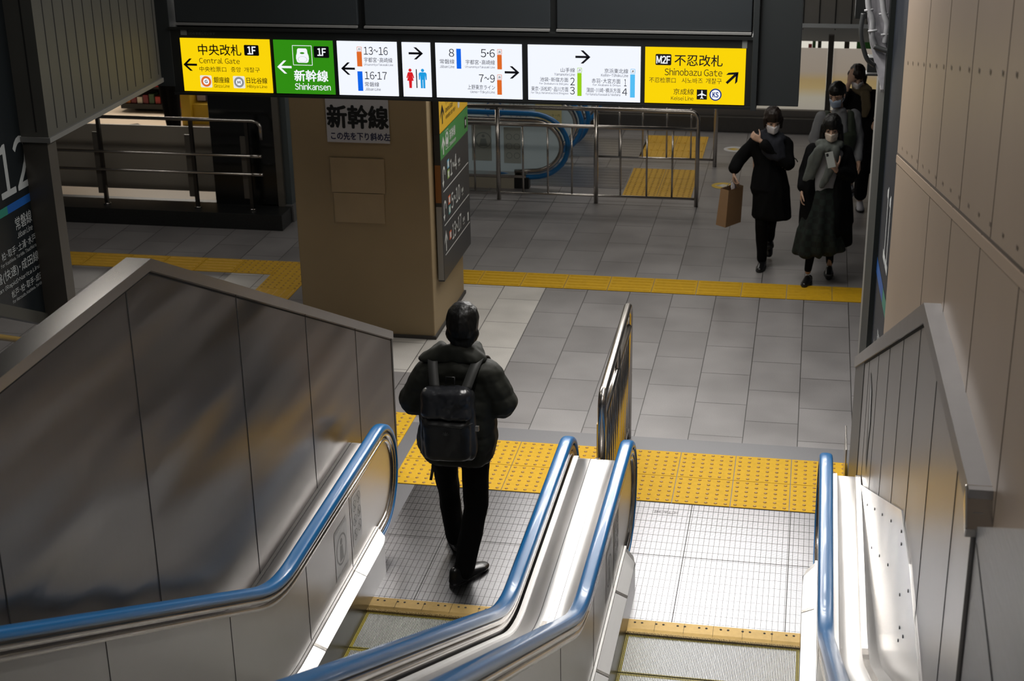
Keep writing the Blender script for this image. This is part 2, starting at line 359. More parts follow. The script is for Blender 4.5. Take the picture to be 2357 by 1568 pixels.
tactile('tactile_paving', 'pair of yellow domed tiles at the turn of the guide strip beside the pillar', -5.48, -4.68, 13.6, 14.0, 'dots', YELD)
tactile('tactile_paving', 'single yellow domed tile just below the turn of the guide strip', -5.08, -4.68, 13.2, 13.6, 'dots', YELD)
tactile('tactile_paving', 'short yellow ribbed branch running towards the camera left of the pillar', -5.08, -4.68, 12.0, 13.2, 'bars', YELD, along='y')
tactile('tactile_paving', 'yellow domed square at the nearer glass escalator behind the railing', -2.02, -1.24, 16.72, 17.94, 'dots', YELD)
tactile('tactile_paving', 'yellow ribbed rectangle at the farther glass escalator', -2.02, -1.24, 18.4, 19.56, 'bars', YELD, along='y')

# ================================================================== ESCALATORS (incline towards the camera)
def hz(y, base=0.87, y0=6.80, s=0.52, L=0.5):
    d = y0 - y
    if d <= 0: return base
    if d < L: return base + s * d * d / (2 * L)
    return base + s * (d - L / 2)
YEND = 0.6
ypath = [8.47 - 0.1 * i for i in range(16)] + [6.95 - 0.08 * i for i in range(14)] + [5.85 - 0.35 * i for i in range(15)] + [YEND]
def rail_path(x, inset=0.0):
    P = []
    R = 0.37 - inset
    P.append((x, 8.20, 0.50 - R)); P.append((x, 8.35, 0.50 - R))
    for k in range(0, 25):
        a = -PI / 2 + PI * k / 24; P.append((x, 8.47 + R * math.cos(a) * 0.98, 0.50 + R * math.sin(a)))
    for y in ypath[1:]:
        # keep parallel offset on the incline
        e = 0.01; sl = (hz(y - e) - hz(y + e)) / (2 * e); nrm = math.sqrt(1 + sl * sl)
        P.append((x, y - inset * sl / nrm, hz(y) - inset / nrm))
    return P
def circle_prof(w_, h_):
    # C-shaped rubber handrail section, out = +b
    return [(-w_, -.012), (-w_, .0), (-w_ * .93, h_ * .6), (-w_ * .7, h_ * .9), (-w_ * .35, h_), (0, h_ * 1.03), (w_ * .35, h_), (w_ * .7, h_ * .9), (w_ * .93, h_ * .6), (w_, .0), (w_, -.012), (w_ * .62, -.014), (w_ * .62, 0.0), (-w_ * .62, 0.0), (-w_ * .62, -.014)]
def escalator(tag_, xc, side_text):
    xl, xr = xc - 0.6, xc + 0.6
    t = thing('escalator', side_text, 'escalator', (xc, 8.2, 0.0))
    for sx, x in ((-1, xl), (1, xr)):
        # handrail (outer surface at path)
        pth = rail_path(x, 0.028)
        r = obj('handrail', MB().sweep(circle_prof(.040, .028), pth, up=(1, 0, 0)), BLUE, t)
        g = MB(); pth2 = rail_path(x, 0.052)
        g.sweep([(-.024, -.012), (.024, -.012), (.024, .020), (-.024, .020)], pth2, smooth=False)
        obj('handrail_guide', g, STEELK, r)
        # newel frame (bright steel channels under the rubber)
        f = MB()
        for ins, wd in ((0.062, .034), (0.10, .030)):
            f.sweep([(-wd, -.012), (wd, -.012), (wd, .008), (-wd, .008)], rail_path(x, ins), smooth=True)
        obj('balustrade_frame', f, STEELP, t)
        # balustrade infill, y-z outline
        ins = 0.11; top = [(p[1], p[2]) for p in rail_path(x, ins)]
        bot = [(y, hz(y) - 0.62) for y in reversed(ypath[1:])]
        inner = x - sx * 0.016; outer = x + sx * 0.016
        mbp = MB(); outl = top + bot
        mbp.prism(outl, 'x', min(inner, outer), max(inner, outer))
        pn = obj('balustrade_panel', mbp, BAL, t)
        # seams on the inner face
        for ys in (7.80, 6.98, 5.90, 4.70, 3.5):
            gm = MB(); q = inner - sx * 0.0012; gm.box(min(q, inner), max(q, inner), ys - .0025, ys + .0025, hz(ys) - .60, hz(ys) - .12)
            obj('panel_seam', gm, GROOVE, pn)
        # inner deck: sloping white strip plus skirt
        xe = x - sx * 0.100; xi = x - sx * 0.018
        dk = MB(); ys = [8.32, 8.28, 8.2] + [8.1 - .15 * i for i in range(9)] + [6.85 - .1 * i for i in range(13)] + [5.3 - .4 * i for i in range(12)]
        rows = []
        for i, y in enumerate(ys):
            k = {0: 0.15, 1: 0.7, 2: 0.95}.get(i, 1.0); b_ = hz(y) - .87
            rows.append([dk.bm.verts.new(p) for p in ((xi, y, b_ + .262), (xi - sx * .014, y, b_ + .262), (xi - sx * .014, y, b_ + .246), (xi - sx * (.02 + .062 * k), y, b_ + .215), (xi - sx * (.02 + .062 * k), y, b_ + .195))])
        for i in range(len(rows) - 1):
            for j in range(4): dk.bm.faces.new((rows[i][j], rows[i][j + 1], rows[i + 1][j + 1], rows[i + 1][j]))
        dk.bm.faces.new(rows[0])
        dko = obj('inner_deck', dk, STEELD, t)
        for yj in (7.80, 6.98, 5.9):
            jt = MB(); b_ = hz(yj) - .87; jt.prism([(xi - sx * .014, b_ + .249), (xi - sx * .083, b_ + .218), (xi - sx * .083, b_ + .211), (xi - sx * .014, b_ + .240)], 'y', yj - .012, yj + .012)
            obj('deck_joint', jt, STEELP, dko)
        sk = MB(); rows = []
        xs = xi - sx * 0.083
        for y in [8.20, 8.0, 7.86] + [7.7 - .2 * i for i in range(34)]:
            b_ = hz(y) - .87; rows.append((sk.bm.verts.new((xs, y, b_ + .215)), sk.bm.verts.new((xs, y, b_ - .35 if y < 7.86 else 0.0))))
        for i in range(len(rows) - 1): sk.bm.faces.new((rows[i][0], rows[i][1], rows[i + 1][1], rows[i + 1][0]))
        # rounded nose of the skirt at the landing end
        sk.face([(xs, 8.20, .215), (xs, 8.20, 0), (xi, 8.32, 0), (xi, 8.32, .24)])
        obj('skirt_panel', sk, SKIRT, t)
    # landing plate
    x0, x1 = xc - 0.62, xc + 0.62
    pl = MB().box(x0, x1, 7.88, 9.415, -0.02, 0.004); po = obj('landing_plate', pl, PLATE, t)
    jm = MB()
    for (a, b_, c, d) in ((x0, x1, 8.688, 8.693), (x0, x1, 9.410, 9.416), (x0 + .37, x0 + .375, 7.9, 9.41), (x1 - .21, x1 - .205, 7.9, 9.41)): jm.box(a, b_, c, d, .0042, .0050)
    obj('plate_joint', jm, GROOVE, po)
    # comb plate
    cb = MB().prism([(7.80, -.02), (7.775, .002), (7.80, .010), (7.895, .012), (7.895, -.02)], 'x', xc - .502, xc + .502)
    for k in range(110):
        a = xc - .498 + k * .996 / 109; cb.box(a - .0022, a + .0022, 7.755, 7.80, -.012, .003)
    co = obj('comb_plate', cb, COMB, t)
    sc = MB()
    for k in range(8):
        a = xc - .44 + k * .126
        for da in (-.02, .022): disc(sc, FZ(.012), a + da, 7.862, .0075, n=.0004, seg=12)
    for k in range(6): sc.box(xc - .34 + k * .17 - .0008, xc - .34 + k * .17 + .0008, 7.785, 7.895, .0118, .0125)
    obj('comb_screw', sc, GROOVE, co)
    # steps
    yb = 7.765; k = 0
    while yb > 1.2:
        yf = yb - 0.40; yc = (yb + yf) / 2; z = -0.012 + max(0.0, hz(yf - 0.1) - .87) * (1 if k > 1 else 0.4)
        st = MB()
        for c in range(110):
            a = xc - .4955 + c * .991 / 109; st.box(a - .0026, a + .0026, yf + .004, yb - .003, z - .012, z)
        so = obj('step_tread', st, CLEAT, t)
        obj('groove_bed', MB().box(xc - .50, xc + .50, yf, yb, z - .05, z - .010), GROOVE, so)
        ye = MB()
        for c in range(2):
            for s_ in (-1, 1):
                a = xc + s_ * (.4955 - c * .00909); ye.box(a - .0028, a + .0028, yf + .004, yb - .003, z - .011, z + .0006)
        for c in range(110):
            a = xc - .4955 + c * .991 / 109; ye.box(a - .0028, a + .0028, yb - .022, yb - .003, z - .011, z + .0005)
            ye.box(a - .0028, a + .0028, yf + .004, yf + .012, z - .011, z + .0005)
        obj('yellow_border', ye, STEPY, so)
        rs = MB()
        rs.box(xc - .5, xc + .5, yf - .012, yf, z - .02, z + .22 if k > 1 else z - .015)
        obj('step_riser', rs, STEELK, so)
        yb = yf - .002; k += 1
    return t
BAL = mat('balustrade_steel', (0.46, 0.45, 0.44), 0.37, 1, var=0.02, vscale=6, wav=0.006, wscale=0.9, aniso=0.6, tang=(0, 0, 1))
SKIRT = mat('skirt_steel', (0.16, 0.155, 0.15), 0.3, 1, var=0.1)
COMB = mat('comb_gold', (0.31, 0.205, 0.06), 0.5, 0.55, var=0.18, vscale=40)
CLEAT = mat('step_aluminium', (0.30, 0.30, 0.285), 0.42, 0.8, var=0.15, vscale=30)
STEPY = mat('step_yellow', (0.36, 0.29, 0.02), 0.5, 0, var=0.25, vscale=50)
e1 = escalator('left', -1.955, 'steel-sided escalator with blue handrails that the person with the backpack has just left')
e2 = escalator('right', -0.385, 'empty steel-sided escalator with blue handrails at the right wall')

# HITACHI maker's plate and pictogram decals
mbx = MB(); text(mbx, 'HITACHI', lambda u, v, n=0: Vector((u, v, 0.0042 + n)), -.80, 9.28,   .16, .035, n=.0006, bold=.04, rot=PI)
obj('maker_lettering', mbx, mat('lettering_grey', (0.10, 0.10, 0.11), 0.5), e2)
DEC = mat('decal_grey', (0.26, 0.26, 0.26), 0.5, 0.3); DECB = mat('decal_film', (0.52, 0.52, 0.52), 0.42, 0.7)
def decals(t, x, sgn):
    F = (lambda u, v, n=0.0: Vector((x + sgn * (0.017 + n), u, v)))
    f = MB(); rect(f, F, 7.93, .54, .19, .34, n=.0006, r=.01); rect(f, F, 7.60, .50, .24, .32, n=.0006, r=.01); fo = obj('sticker_film', f, DECB, t)
    d = MB()
    for i in range(2):
        for j in range(3):
            cy, cz = 7.89 + .085 * i, .44 + .095 * j + .02 * i; ring(d, F, cy, cz, .031, .037, n=.0012)
            a = PI / 4; poly(d, F, [(cy - .026, cz + .02), (cy - .022, cz + .026), (cy + .026, cz - .02), (cy + .022, cz - .026)], .0012)
            disc(d, F, cy, cz + .016, .006, .0014, seg=10); poly(d, F, [(cy - .010, cz - .022), (cy + .010, cz - .022), (cy + .006, cz + .008), (cy - .006, cz + .008)], .0014)
    for k in range(3): text(d, ['のりかた', 'ご注意', '手すり'][k], F, 7.93, .68 + .0 * k - .012 * k, .10, .010, .0012) if k == 0 else None
    ring(d, F, 7.60, .50, .085, .097, n=.0012)
    disc(d, F, 7.60, .55, .020, .0014); poly(d, F, [(7.565, .43), (7.635, .43), (7.62, .525), (7.58, .525)], .0014)
    text(d, '手すりにつかまり', F, 7.60, .645, .2, .018, .0012); text(d, '黄色い線の内側に', F, 7.60, .36, .2, .016, .0012)
    obj('pictogram', d, DEC, fo)
decals(e1, -2.555 + .0, 1)
decals(e2, -0.985 + .0, 1)

# ------------------------------------------------------------------ outer decks (solid casings between/around the balustrades)
def deck(name, label, x0, x1, top=0.715, yend=8.66, strips=(), x1f=None):
    """solid casing with a rounded landing end; x1f(y) optional right edge"""
    fx = x1f or (lambda y: x1)
    t = thing(name, label, 'escalator deck', ((x0 + x1) / 2, yend, 0))
    P = []
    for k in range(9):
        a = PI / 2 * k / 8; P.append((yend - .12 + .12 * math.sin(a), top - .12 + .12 * math.cos(a)))
    P = P[::-1]                                                    # from front (low) to top
    prof = [(yend, -0.2)] + P + [(y, hz(y) - .87 + top) for y in [8.3, 8.0, 7.6, 7.2, 6.9] + [6.8 - .08 * i for i in range(12)] + [5.6 - .4 * i for i in range(13)]]
    m_ = MB(); A = [m_.bm.verts.new((x0, p[0], p[1])) for p in prof]; B = [m_.bm.verts.new((fx(p[0]), p[0], p[1])) for p in prof]
    for i in range(len(prof) - 1):
        f = m_.bm.faces.new((A[i], B[i], B[i + 1], A[i + 1])); f.smooth = i > 0
    A2 = [m_.bm.verts.new((x0, prof[-1][0], -.2))]; B2 = [m_.bm.verts.new((fx(prof[-1][0]), prof[-1][0], -.2))]
    m_.bm.faces.new(A + A2); m_.bm.faces.new(B + B2); m_.bm.faces.new((A[0], B[0], B2[0], A2[0])); m_.bm.faces.new((A[-1], B[-1], B2[0], A2[0]))
    obj('casing', m_, STEELD, t)
    pr = prof[1:]
    for (xa, xb, h_, mm) in strips:
        s = MB(); fa = xa if callable(xa) else (lambda y, q=xa: q); fb = xb if callable(xb) else (lambda y, q=xb: q)
        rows = []
        for i, p in enumerate(pr):
            a, b_ = pr[max(i - 1, 0)], pr[min(i + 1, len(pr) - 1)]; tx, tz = b_[0] - a[0], b_[1] - a[1]; l = math.hypot(tx, tz); nx, nz = tz / l, -tx / l
            if nz < 0: nx, nz = -nx, -nz
            if i < 2: nx, nz = 1.0, 0.0
            rows.append([s.bm.verts.new(q) for q in ((fa(p[0]), p[0], p[1]), (fa(p[0]), p[0] + nx * h_, p[1] + nz * h_), (fb(p[0]), p[0] + nx * h_, p[1] + nz * h_), (fb(p[0]), p[0], p[1]))])
        for i in range(len(rows) - 1):
            for j in range(3): s.bm.faces.new((rows[i][j], rows[i][j + 1], rows[i + 1][j + 1], rows[i + 1][j])).smooth = False
        obj('deck_strip' if mm is not GROOVE else 'deck_seam', s, mm, t)
    return t
deck('escalator_deck', 'narrow bright steel deck between left blue handrail and tall steel wall', -2.771, -2.592, strips=[(-2.618, -2.594, .014, STEELD), (-2.752, -2.748, .0012, GROOVE)])
deck('escalator_deck', 'wide bright steel deck between the two middle blue handrails', -1.318, -1.022, strips=[(-1.318, -1.288, .014, STEELD), (-1.182, -1.158, .010, STEELP), (-1.2125, -1.2100, .0012, GROOVE), (-1.130, -1.1275, .0012, GROOVE), (-1.052, -1.022, .014, STEELD)])
RW = lambda y: 0.66 - 0.027 * y                                    # right steel wall line
td = deck('escalator_deck', 'bright steel deck with screws between right blue handrail and right steel wall', .252, .43, x1f=lambda y: RW(y) - .004, strips=[(.252, .286, .014, STEELD), (.394, .424, .012, STEELP), (.424, .4265, .0012, GROOVE)])
s = MB()
for (y, z) in ((7.89, .88), (7.42, 1.10), (6.98, 1.30), (6.54, 1.50), (6.07, 1.70), (6.03, 1.66), (7.42, .87), (6.96, 1.08), (6.52, 1.28), (5.93, 1.47), (5.64, 1.66), (5.83, 1.37), (5.84, 1.30), (5.68, 1.42)):
    xx = RW(y) - .010; s.box(xx - .0005, xx + .002, y - .006, y + .006, z - .005, z + .005)
obj('screw_head', s, GROOVE, td)

# ================================================================== WALLS
# left tall steel wall -------------------------------------------------
XL = -2.772
out = [(9.68, 0.0), (9.68, 1.02), (5.94, 2.80), (-1.0, 2.80), (-1.0, 0.0)]
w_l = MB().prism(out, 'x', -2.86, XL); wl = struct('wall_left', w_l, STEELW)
g = MB()
for y in (8.86, 7.92, 6.90, 5.69, 4.45, 3.2):
    zt = 2.80 if y < 5.94 else 2.80 - (y - 5.94) * (1.78 / 3.74); zb = max(.6, hz(y) - .87 + .6)
    g.box(XL, XL + .0016, y - .003, y + .003, 0, zt - .03)
obj('seam', g, GROOVE, wl, kind='structure')
def coping(line, xa, xb, th, lip, mbx):
    # folded steel cap following a y-z line on top of a wall
    pass
cp = MB(); top = [(9.70, 0.98), (9.70, 1.035), (5.945, 2.825), (-1.0, 2.825)]
inner_ = [(-1.0, 2.775), (5.93, 2.775), (9.655, 1.0)]
cp.prism([(9.70, .985), (9.70, 1.04), (5.945, 2.825), (-1, 2.825), (-1, 2.775), (5.93, 2.775), (9.69, .985)], 'x', -2.875, XL + .012)
obj('coping', cp, STEELP, wl, kind='structure')
cg = MB(); cg.prism([(9.66, .985), (5.925, 2.762), (-1, 2.762), (-1, 2.770), (5.93, 2.770), (9.66, .993)], 'x', XL, XL + .004)
obj('coping_shadow_strip', cg, GROOVE, wl, kind='structure')  # black strip drawn in as the shadow under the coping
ed = MB().box(-2.87, XL + .004, 9.672, 9.70, 0, 1.0); obj('end_post', ed, STEELK, wl, kind='structure')

# right steel wall (line x = RW(y)) -------------------------------------
def onR(off): return lambda q: (RW(q[1]) + off + q[0], q[1], q[2])
w_r = MB().prism([(9.62, 0), (9.62, 1.02), (5.90, 2.74), (4.27, 2.74), (4.27, 0)], 'x', 0, .03, f=onR(0)); wr = struct('wall_right', w_r, STEELR := mat('wall_steel_right', (0.30, 0.29, 0.285), 0.32, 1, var=0.03, vscale=9, wav=0.012, wscale=0.8, aniso=.5, tang=(0, 0, 1)))
g = MB()
for y in (8.92, 8.57, 7.96, 7.34, 6.70, 6.05, 5.40, 4.66):
    zt = 2.72 if y < 5.9 else 2.72 - (y - 5.9) * (1.72 / 3.72)
    g.prism([(y - .004, 0.0), (y + .004, 0.0), (y + .004, zt), (y - .004, zt)], 'x', -.0015, 0, f=onR(0))
obj('seam', g, GROOVE, wr, kind='structure')
cp = MB().prism([(9.66, 1.0), (9.66, 1.05), (5.92, 2.80), (4.30, 2.80), (4.30, 2.73), (5.885, 2.73), (9.64, .985)], 'x', -.014, .10, f=onR(0))
obj('coping', cp, mat('coping_grey', (0.34, 0.33, 0.33), 0.42, .9, var=.08), wr, kind='structure')
cg = MB().prism([(9.64, .985), (5.885, 2.73), (4.27, 2.73), (4.27, 2.718), (5.882, 2.718), (9.64, .970)], 'x', -.004, 0, f=onR(0)); obj('coping_shadow_strip', cg, GROOVE, wr, kind='structure')  # added dark strip standing for the shade below the coping edge
cp = MB().prism([(4.33, 2.803), (4.33, 2.735), (4.25, 2.665), (4.235, 2.70)], 'x', -.022, .11, bev=.004, f=onR(0)); obj('coping_end_cap', cp, STEELP, wr, kind='structure')
ed = MB().prism([(9.625, 0), (9.625, 1.0), (9.70, .985), (9.70, 0)], 'x', -.002, .08, f=onR(0)); ed.prism([(8.93, 0), (8.93, 1.32), (9.625, 1.0), (9.625, 0)], 'x', -.004, 0, f=onR(0))
obj('end_post', ed, mat('post_grey', (0.12, 0.118, 0.11), 0.4, .8), wr, kind='structure')
cvp = MB().prism([(8.50, .70), (6.15, 1.76), (5.70, 1.75), (5.05, 1.62), (5.05, 1.40), (5.7, 1.05), (6.4, .70), (8.5, .66)], 'x', -.008, -.001, f=onR(0)); obj('cover_plate', cvp, mat('cover_steel', (.75, .74, .73), .24, 1, var=.02, wav=.01, wscale=1.2), wr, kind='structure')
# small low guard plate standing on the floor by the wall end
t = MB().box(.375, .385, 9.82, 10.22, 0, .30, bev=.003); obj('guard_plate', t, STEELP, label='small upright steel plate at the floor edge below the right steel wall', cat='guard plate', origin=(.38, 10.0, 0))
# torn sticker
st = MB(); F = FXn(RW); poly(st, F, [(8.43, 1.46), (8.36, 1.22), (8.33, .98), (8.24, .90), (8.22, 1.10), (8.30, 1.30), (8.37, 1.47)], .003); poly(st, F, [(8.37, 1.47), (8.30, 1.30), (8.22, 1.10), (8.17, 1.25), (8.24, 1.42)], .0045, 1)
obj('sticker', st, [mat('sticker_dark', (0.07, 0.07, 0.07), .5), mat('sticker_pale', (0.35, 0.35, 0.35), .4)], wr)

# right beige wall (x = RB(y)) -------------------------------------------
RB = lambda y: 0.73 - 0.030 * y
def onB(q): return (RB(q[1]) + q[0], q[1], q[2])
wb = MB().prism([(8.33, 0), (8.33, 6.0), (-1.0, 6.0), (-1.0, 0)], 'x', 0, .14, f=onB); wb = struct('wall_side', wb, BEIGE)
g = MB(); diag = lambda y: 2.80 + (8.17 - y) * .181; row = lambda y: 3.33 + (8.0 - y) * .192
def bseam(y, z0, z1, hw=.004): g.prism([(y - hw, z0), (y + hw, z0), (y + hw, z1), (y - hw, z1)], 'x', -.0012, 0, f=onB)
for k in range(9):
    y = 7.22 - .79 * k; bseam(y, diag(y), 6.0)
for k in range(9):
    y = 6.62 - .79 * k; bseam(y, 1.5, diag(y))
g.prism([(8.33, diag(8.33)), (-1, diag(-1)), (-1, diag(-1) + .012), (8.33, diag(8.33) + .012)], 'x', -.0016, 0, f=onB)
obj('seam', g, mat('seam_brown', (.075, .055, .04), .7), wb, kind='structure')
g = MB()
g.prism([(8.33, diag(8.33) - .045), (-1, diag(-1) - .045), (-1, diag(-1) - .004), (8.33, diag(8.33) - .004)], 'x', -.004, 0, f=onB)
obj('joint_cover', g, mat('joint_cover_beige', (.33, .25, .185), .5), wb, kind='structure')
g = MB(); F = FXn(RB); y = 8.1
while y > .5:
    disc(g, F, y, row(y), .011, .003, seg=10); disc(g, F, y - .05, diag(y - .05) + .055, .009, .003, seg=10); y -= .265
obj('rivet', g, mat('rivet_brown', (.06, .045, .035), .6), wb, kind='structure')
# ribbed steel skirt lying on the beige wall, rising with the incline
sl = lambda y: 2.47 + (4.69 - y) * .53
rb = MB(); 
rb.prism([(4.245, 0), (4.245, sl(4.245)), (-1, sl(-1)), (-1, 0)], 'x', -.045, 0, f=onB)
z = 1.0
ob = obj('ribbed_skirt', rb, mat('ribbed_steel', (0.46, 0.455, 0.45), 0.42, .45, var=.06, vscale=4, stretch=(1, 1, 12), bump=.9, bscale=9), wb, kind='structure')
g = MB(); g.prism([(4.23, 2.66), (4.215, 2.66), (3.52, 2.45), (3.53, 2.43)], 'x', -.0465, -.045, f=onB); obj('skirt_seam', g, GROOVE, ob)

# board wall beyond the beige wall: black signboard, dark frame, pale post
RN = lambda y: .745 - .030 * y
def onN(q): return (RN(q[1]) + q[0], q[1], q[2])
nb = thing('platform_signboard', 'black platform signboard with blue and green line marks seen edge-on by the right beige wall', 'sign', (.46, 8.9, 0))
b = MB().prism([(8.36, 0), (8.36, 6), (9.30, 6), (9.30, 0)], 'x', .0, .06, f=onN); obj('board', b, mat('board_navy', (.014, .018, .026), .45, spec=.3), nb)
fr = MB().prism([(9.30, 0), (9.30, 6), (9.86, 6), (9.86, 0)], 'x', -.03, .10, f=onN); obj('frame', fr, mat('frame_green_black', (.012, .015, .014), .5, spec=.3), nb)
ps = MB().prism([(9.86, 0), (9.86, 6), (10.0, 6), (10.0, 0)], 'x', -.03, .10, f=onN); obj('post', ps, mat('post_pale', (.22, .22, .21), .4, .4), nb)
F = FXn(RN); lt = MB(); YW = lambda u: u
# the numeral 11 and its lettering face the stair on this side (reading towards -Y)
Fm = lambda u, v, n=0.0: F(17.66 - u, v, n)
letters([('11', 8.92, 2.22, .34, .44)], Fm, .002, .01, mat('letter_pale', (.50, .52, .52), .5), nb, 'numeral')
letters((('常磐線', 8.90, 1.52, .26, .075), ('Joban Line', 8.90, 1.46, .24, .03), ('柏･取手･土浦･水戸方面', 8.80, 1.38, .5, .055), ('for Kashiwa, Toride, Tsuchiura & Mito', 8.80, 1.335, .5, .026), ('常磐(快速)･成田線', 8.78, 1.24, .5, .07), ('Joban (Rapid)･Narita Line', 8.78, 1.185, .5, .03), ('松戸･柏･取手･成田方面', 8.80, 1.11, .5, .05), ('for Matsudo, Kashiwa, Toride & Narita', 8.80, 1.07, .5, .024)), Fm, .002, .005, mat('letter_pale', (.50, .52, .52), .5), nb)
lt = MB(); rect(lt, F, 9.02, 1.82, .56, .10, .002); obj('line_stripe_blue', lt, mat('stripe_blue', (.01, .08, .30), .4), nb, label='blue line stripe')
lt = MB(); rect(lt, F, 8.55, 1.82, .36, .10, .002); obj('line_stripe_green', lt, mat('stripe_green', (.02, .18, .13), .4), nb, label='green line stripe')

# ------------------------------------------------------------------ painted beam with conduits, upper right
bt = thing('painted_beam', 'grimy white painted steel bracket carrying grey conduits, top right', 'beam', (.45, 9.5, 2.88))
b = MB().prism([(.42, 2.885), (.575, 2.885), (.575, 4.2), (.18, 4.2), (.335, 3.16)], 'y', 9.40, 9.52, bev=.004)
obj('bracket', b, mat('grimy_white_paint', (.42, .41, .44), .55, 0, var=.35, vscale=14, bump=.4, bscale=40), bt)
b = MB().box(.415, .578, 9.39, 9.53, 2.87, 2.887); b.box(.46, .575, 9.36, 9.40, 3.05, 3.075); b.box(.47, .56, 9.35, 9.40, 3.075, 3.11); obj('flange', b, mat('dirty_flange', (.12, .115, .11), .6, 0, var=.3, vscale=30), bt)
WC = mat('conduit_grey', (.33, .33, .34), .5, 0, var=.25, vscale=30); DC = mat('cable_black', (.03, .032, .033), .5)
def cv(P, n=8):
    P = [Vector(p) for p in P]; out_ = []
    for i in range(len(P) - 1):
        p0, p1, p2, p3 = P[max(i - 1, 0)], P[i], P[i + 1], P[min(i + 2, len(P) - 1)]
        for k in range(n):
            t = k / n; out_.append(.5 * ((2 * p1) + (-p0 + p2) * t + (2 * p0 - 5 * p1 + 4 * p2 - p3) * t * t + (-p0 + 3 * p1 - 3 * p2 + p3) * t ** 3))
    out_.append(P[-1]); return out_
obj('conduit', MB().tube(cv([(.30, 9.37, 3.62), (.31, 9.36, 3.40), (.34, 9.36, 3.30), (.345, 9.37, 3.20), (.37, 9.38, 3.14)]), .018), WC, bt)
obj('conduit', MB().tube(cv([(.36, 9.36, 3.60), (.40, 9.35, 3.36), (.425, 9.35, 3.28), (.42, 9.37, 3.17)]), .017), WC, bt)
obj('cable', MB().tube(cv([(.285, 9.38, 3.34), (.28, 9.37, 3.22), (.32, 9.38, 3.08), (.37, 9.40, 3.03)]), .014), DC, bt)
obj('cable', MB().tube(cv([(.53, 9.36, 3.60), (.525, 9.35, 3.36), (.49, 9.34, 3.20), (.45, 9.35, 3.13), (.36, 9.36, 3.15)]), .016), DC, bt)
obj('cable', MB().tube(cv([(.56, 9.36, 3.52), (.555, 9.35, 3.3), (.52, 9.34, 3.16), (.47, 9.35, 3.10)]), .012), DC, bt)
for (x, z) in ((.31, 3.36), (.345, 3.22), (.40, 3.33), (.415, 3.2), (.36, 3.28)): pass
b = MB()
for (x, z) in ((.315, 3.36), (.345, 3.24), (.40, 3.34), (.42, 3.22), (.49, 3.20)):
    b.tube([(x - .026, 9.352, z), (x + .026, 9.347, z + .008)], .007, 8)
obj('clamp', b, WC, bt)
# hanging speaker-like black box near the beam
b = MB().box(.335, .415, 9.55, 9.66, 2.955, 3.045, bev=.004); b.box(.33, .415, 9.55, 9.66, 2.935, 2.945); obj('camera_box', b, BLK, label='small black box hanging beside the painted bracket', cat='equipment box', origin=(.375, 9.6, 3.0))
b = MB().box(.24, .31, 9.42, 9.54, 3.30, 3.50, bev=.004); obj('junction_box', b, BLK, label='black box behind the conduits at the top edge', cat='equipment box', origin=(.275, 9.48, 3.4))

# ------------------------------------------------------------------ left bulkhead with vertical slats, black board 12, posts
bk = MB().box(-4.60, -4.42, 8.30, 10.0, 2.72, 4.6); bw = struct('trim_1', bk, SLAT)
g = MB(); y = 8.42
while y < 10.0:
    g.box(-4.42, -4.4180, y - .004, y + .004, 2.75, 4.6); y += .128
g.box(-4.50, -4.49, 8.298, 8.30, 2.75, 4.6)
obj('slat_groove', g, GROOVE, bw, kind='structure')
g = MB().box(-4.61, -4.405, 8.285, 10.0, 2.69, 2.72); obj('lower_edge', g, GREY, bw, kind='structure')
ps = MB().box(-4.60, -4.44, 8.31, 8.42, 0, 2.69); struct('trim_2', ps, mat('post_brown_grey', (.085, .078, .068), .4, .3))
b12 = thing('platform_signboard', 'black platform signboard with large 12 at the left edge', 'sign', (-4.6, 8.0, 1.4))
b = MB().prism([(8.50, 1.50), (8.50, 6), (5.5, 6), (5.5, 2.95)], 'x', -4.66, -4.60); obj('board', b, mat('board_black', (.010, .013, .015), .3), b12)
b = MB().prism([(8.50, 1.42), (8.50, 1.50), (5.5, 2.97), (5.5, 2.89)], 'x', -4.67, -4.585); b.box(-4.67, -4.59, 8.50, 8.56, 1.40, 6); obj('frame', b, mat('frame_dim', (.06, .058, .05), .45, .2), b12)
F = FX(-4.60); lt = MB()
letters([('12', 8.175, 2.575, .37, .31)], F, .002, .012, mat('letter_dim', (.34, .36, .36), .5), b12, 'numeral')
T12 = [('常磐線', 8.195, 2.235, .20, .080), ('Jōban Line', 8.195, 2.165, .19, .036), ('柏･取手･土浦･水戸方面', 8.15, 2.095, .52, .050), ('for Kashiwa, Toride, Tsuchiura & Mito', 8.135, 2.045, .54, .026), ('常磐(快速)･成田線', 8.02, 1.972, .59, .075), ('Jōban (Rapid)･Narita Line', 8.02, 1.905, .60, .036), ('松戸･柏･取手･成田方面', 8.185, 1.845, .49, .048), ('for Matsudo, Kashiwa, Toride & Narita', 8.185, 1.798, .49, .024)]
letters(T12, F, .002, .006, mat('letter_dim', (.34, .36, .36), .5), b12)
lt = MB(); rect(lt, F, 8.245, 2.345, .43, .05, .002); obj('line_stripe_blue', lt, mat('stripe_blue', (.01, .08, .30), .4), b12, label='blue line stripe')
lt = MB(); rect(lt, F, 7.53, 2.345, 1.0, .05, .002); obj('line_stripe_green', lt, mat('stripe_green', (.02, .18, .13), .4), b12, label='green line stripe')
for (cy, cz) in ((8.355, 2.235), (8.375, 1.965)):
    lt = MB(); rect(lt, F, cy, cz, .088, .10, .002, r=.006); q = obj('line_badge', lt, mat('badge_teal', (.02, .15, .12), .5), b12)
    lt = MB(); rect(lt, F, cy, cz, .072, .084, .003); obj('badge_face', lt, mat('badge_white', (.5, .52, .5), .5), q)
    lt = MB(); text(lt, 'JJ', F, cy, cz, .05, .055, .004, .02); obj('badge_letters', lt, GROOVE, q)
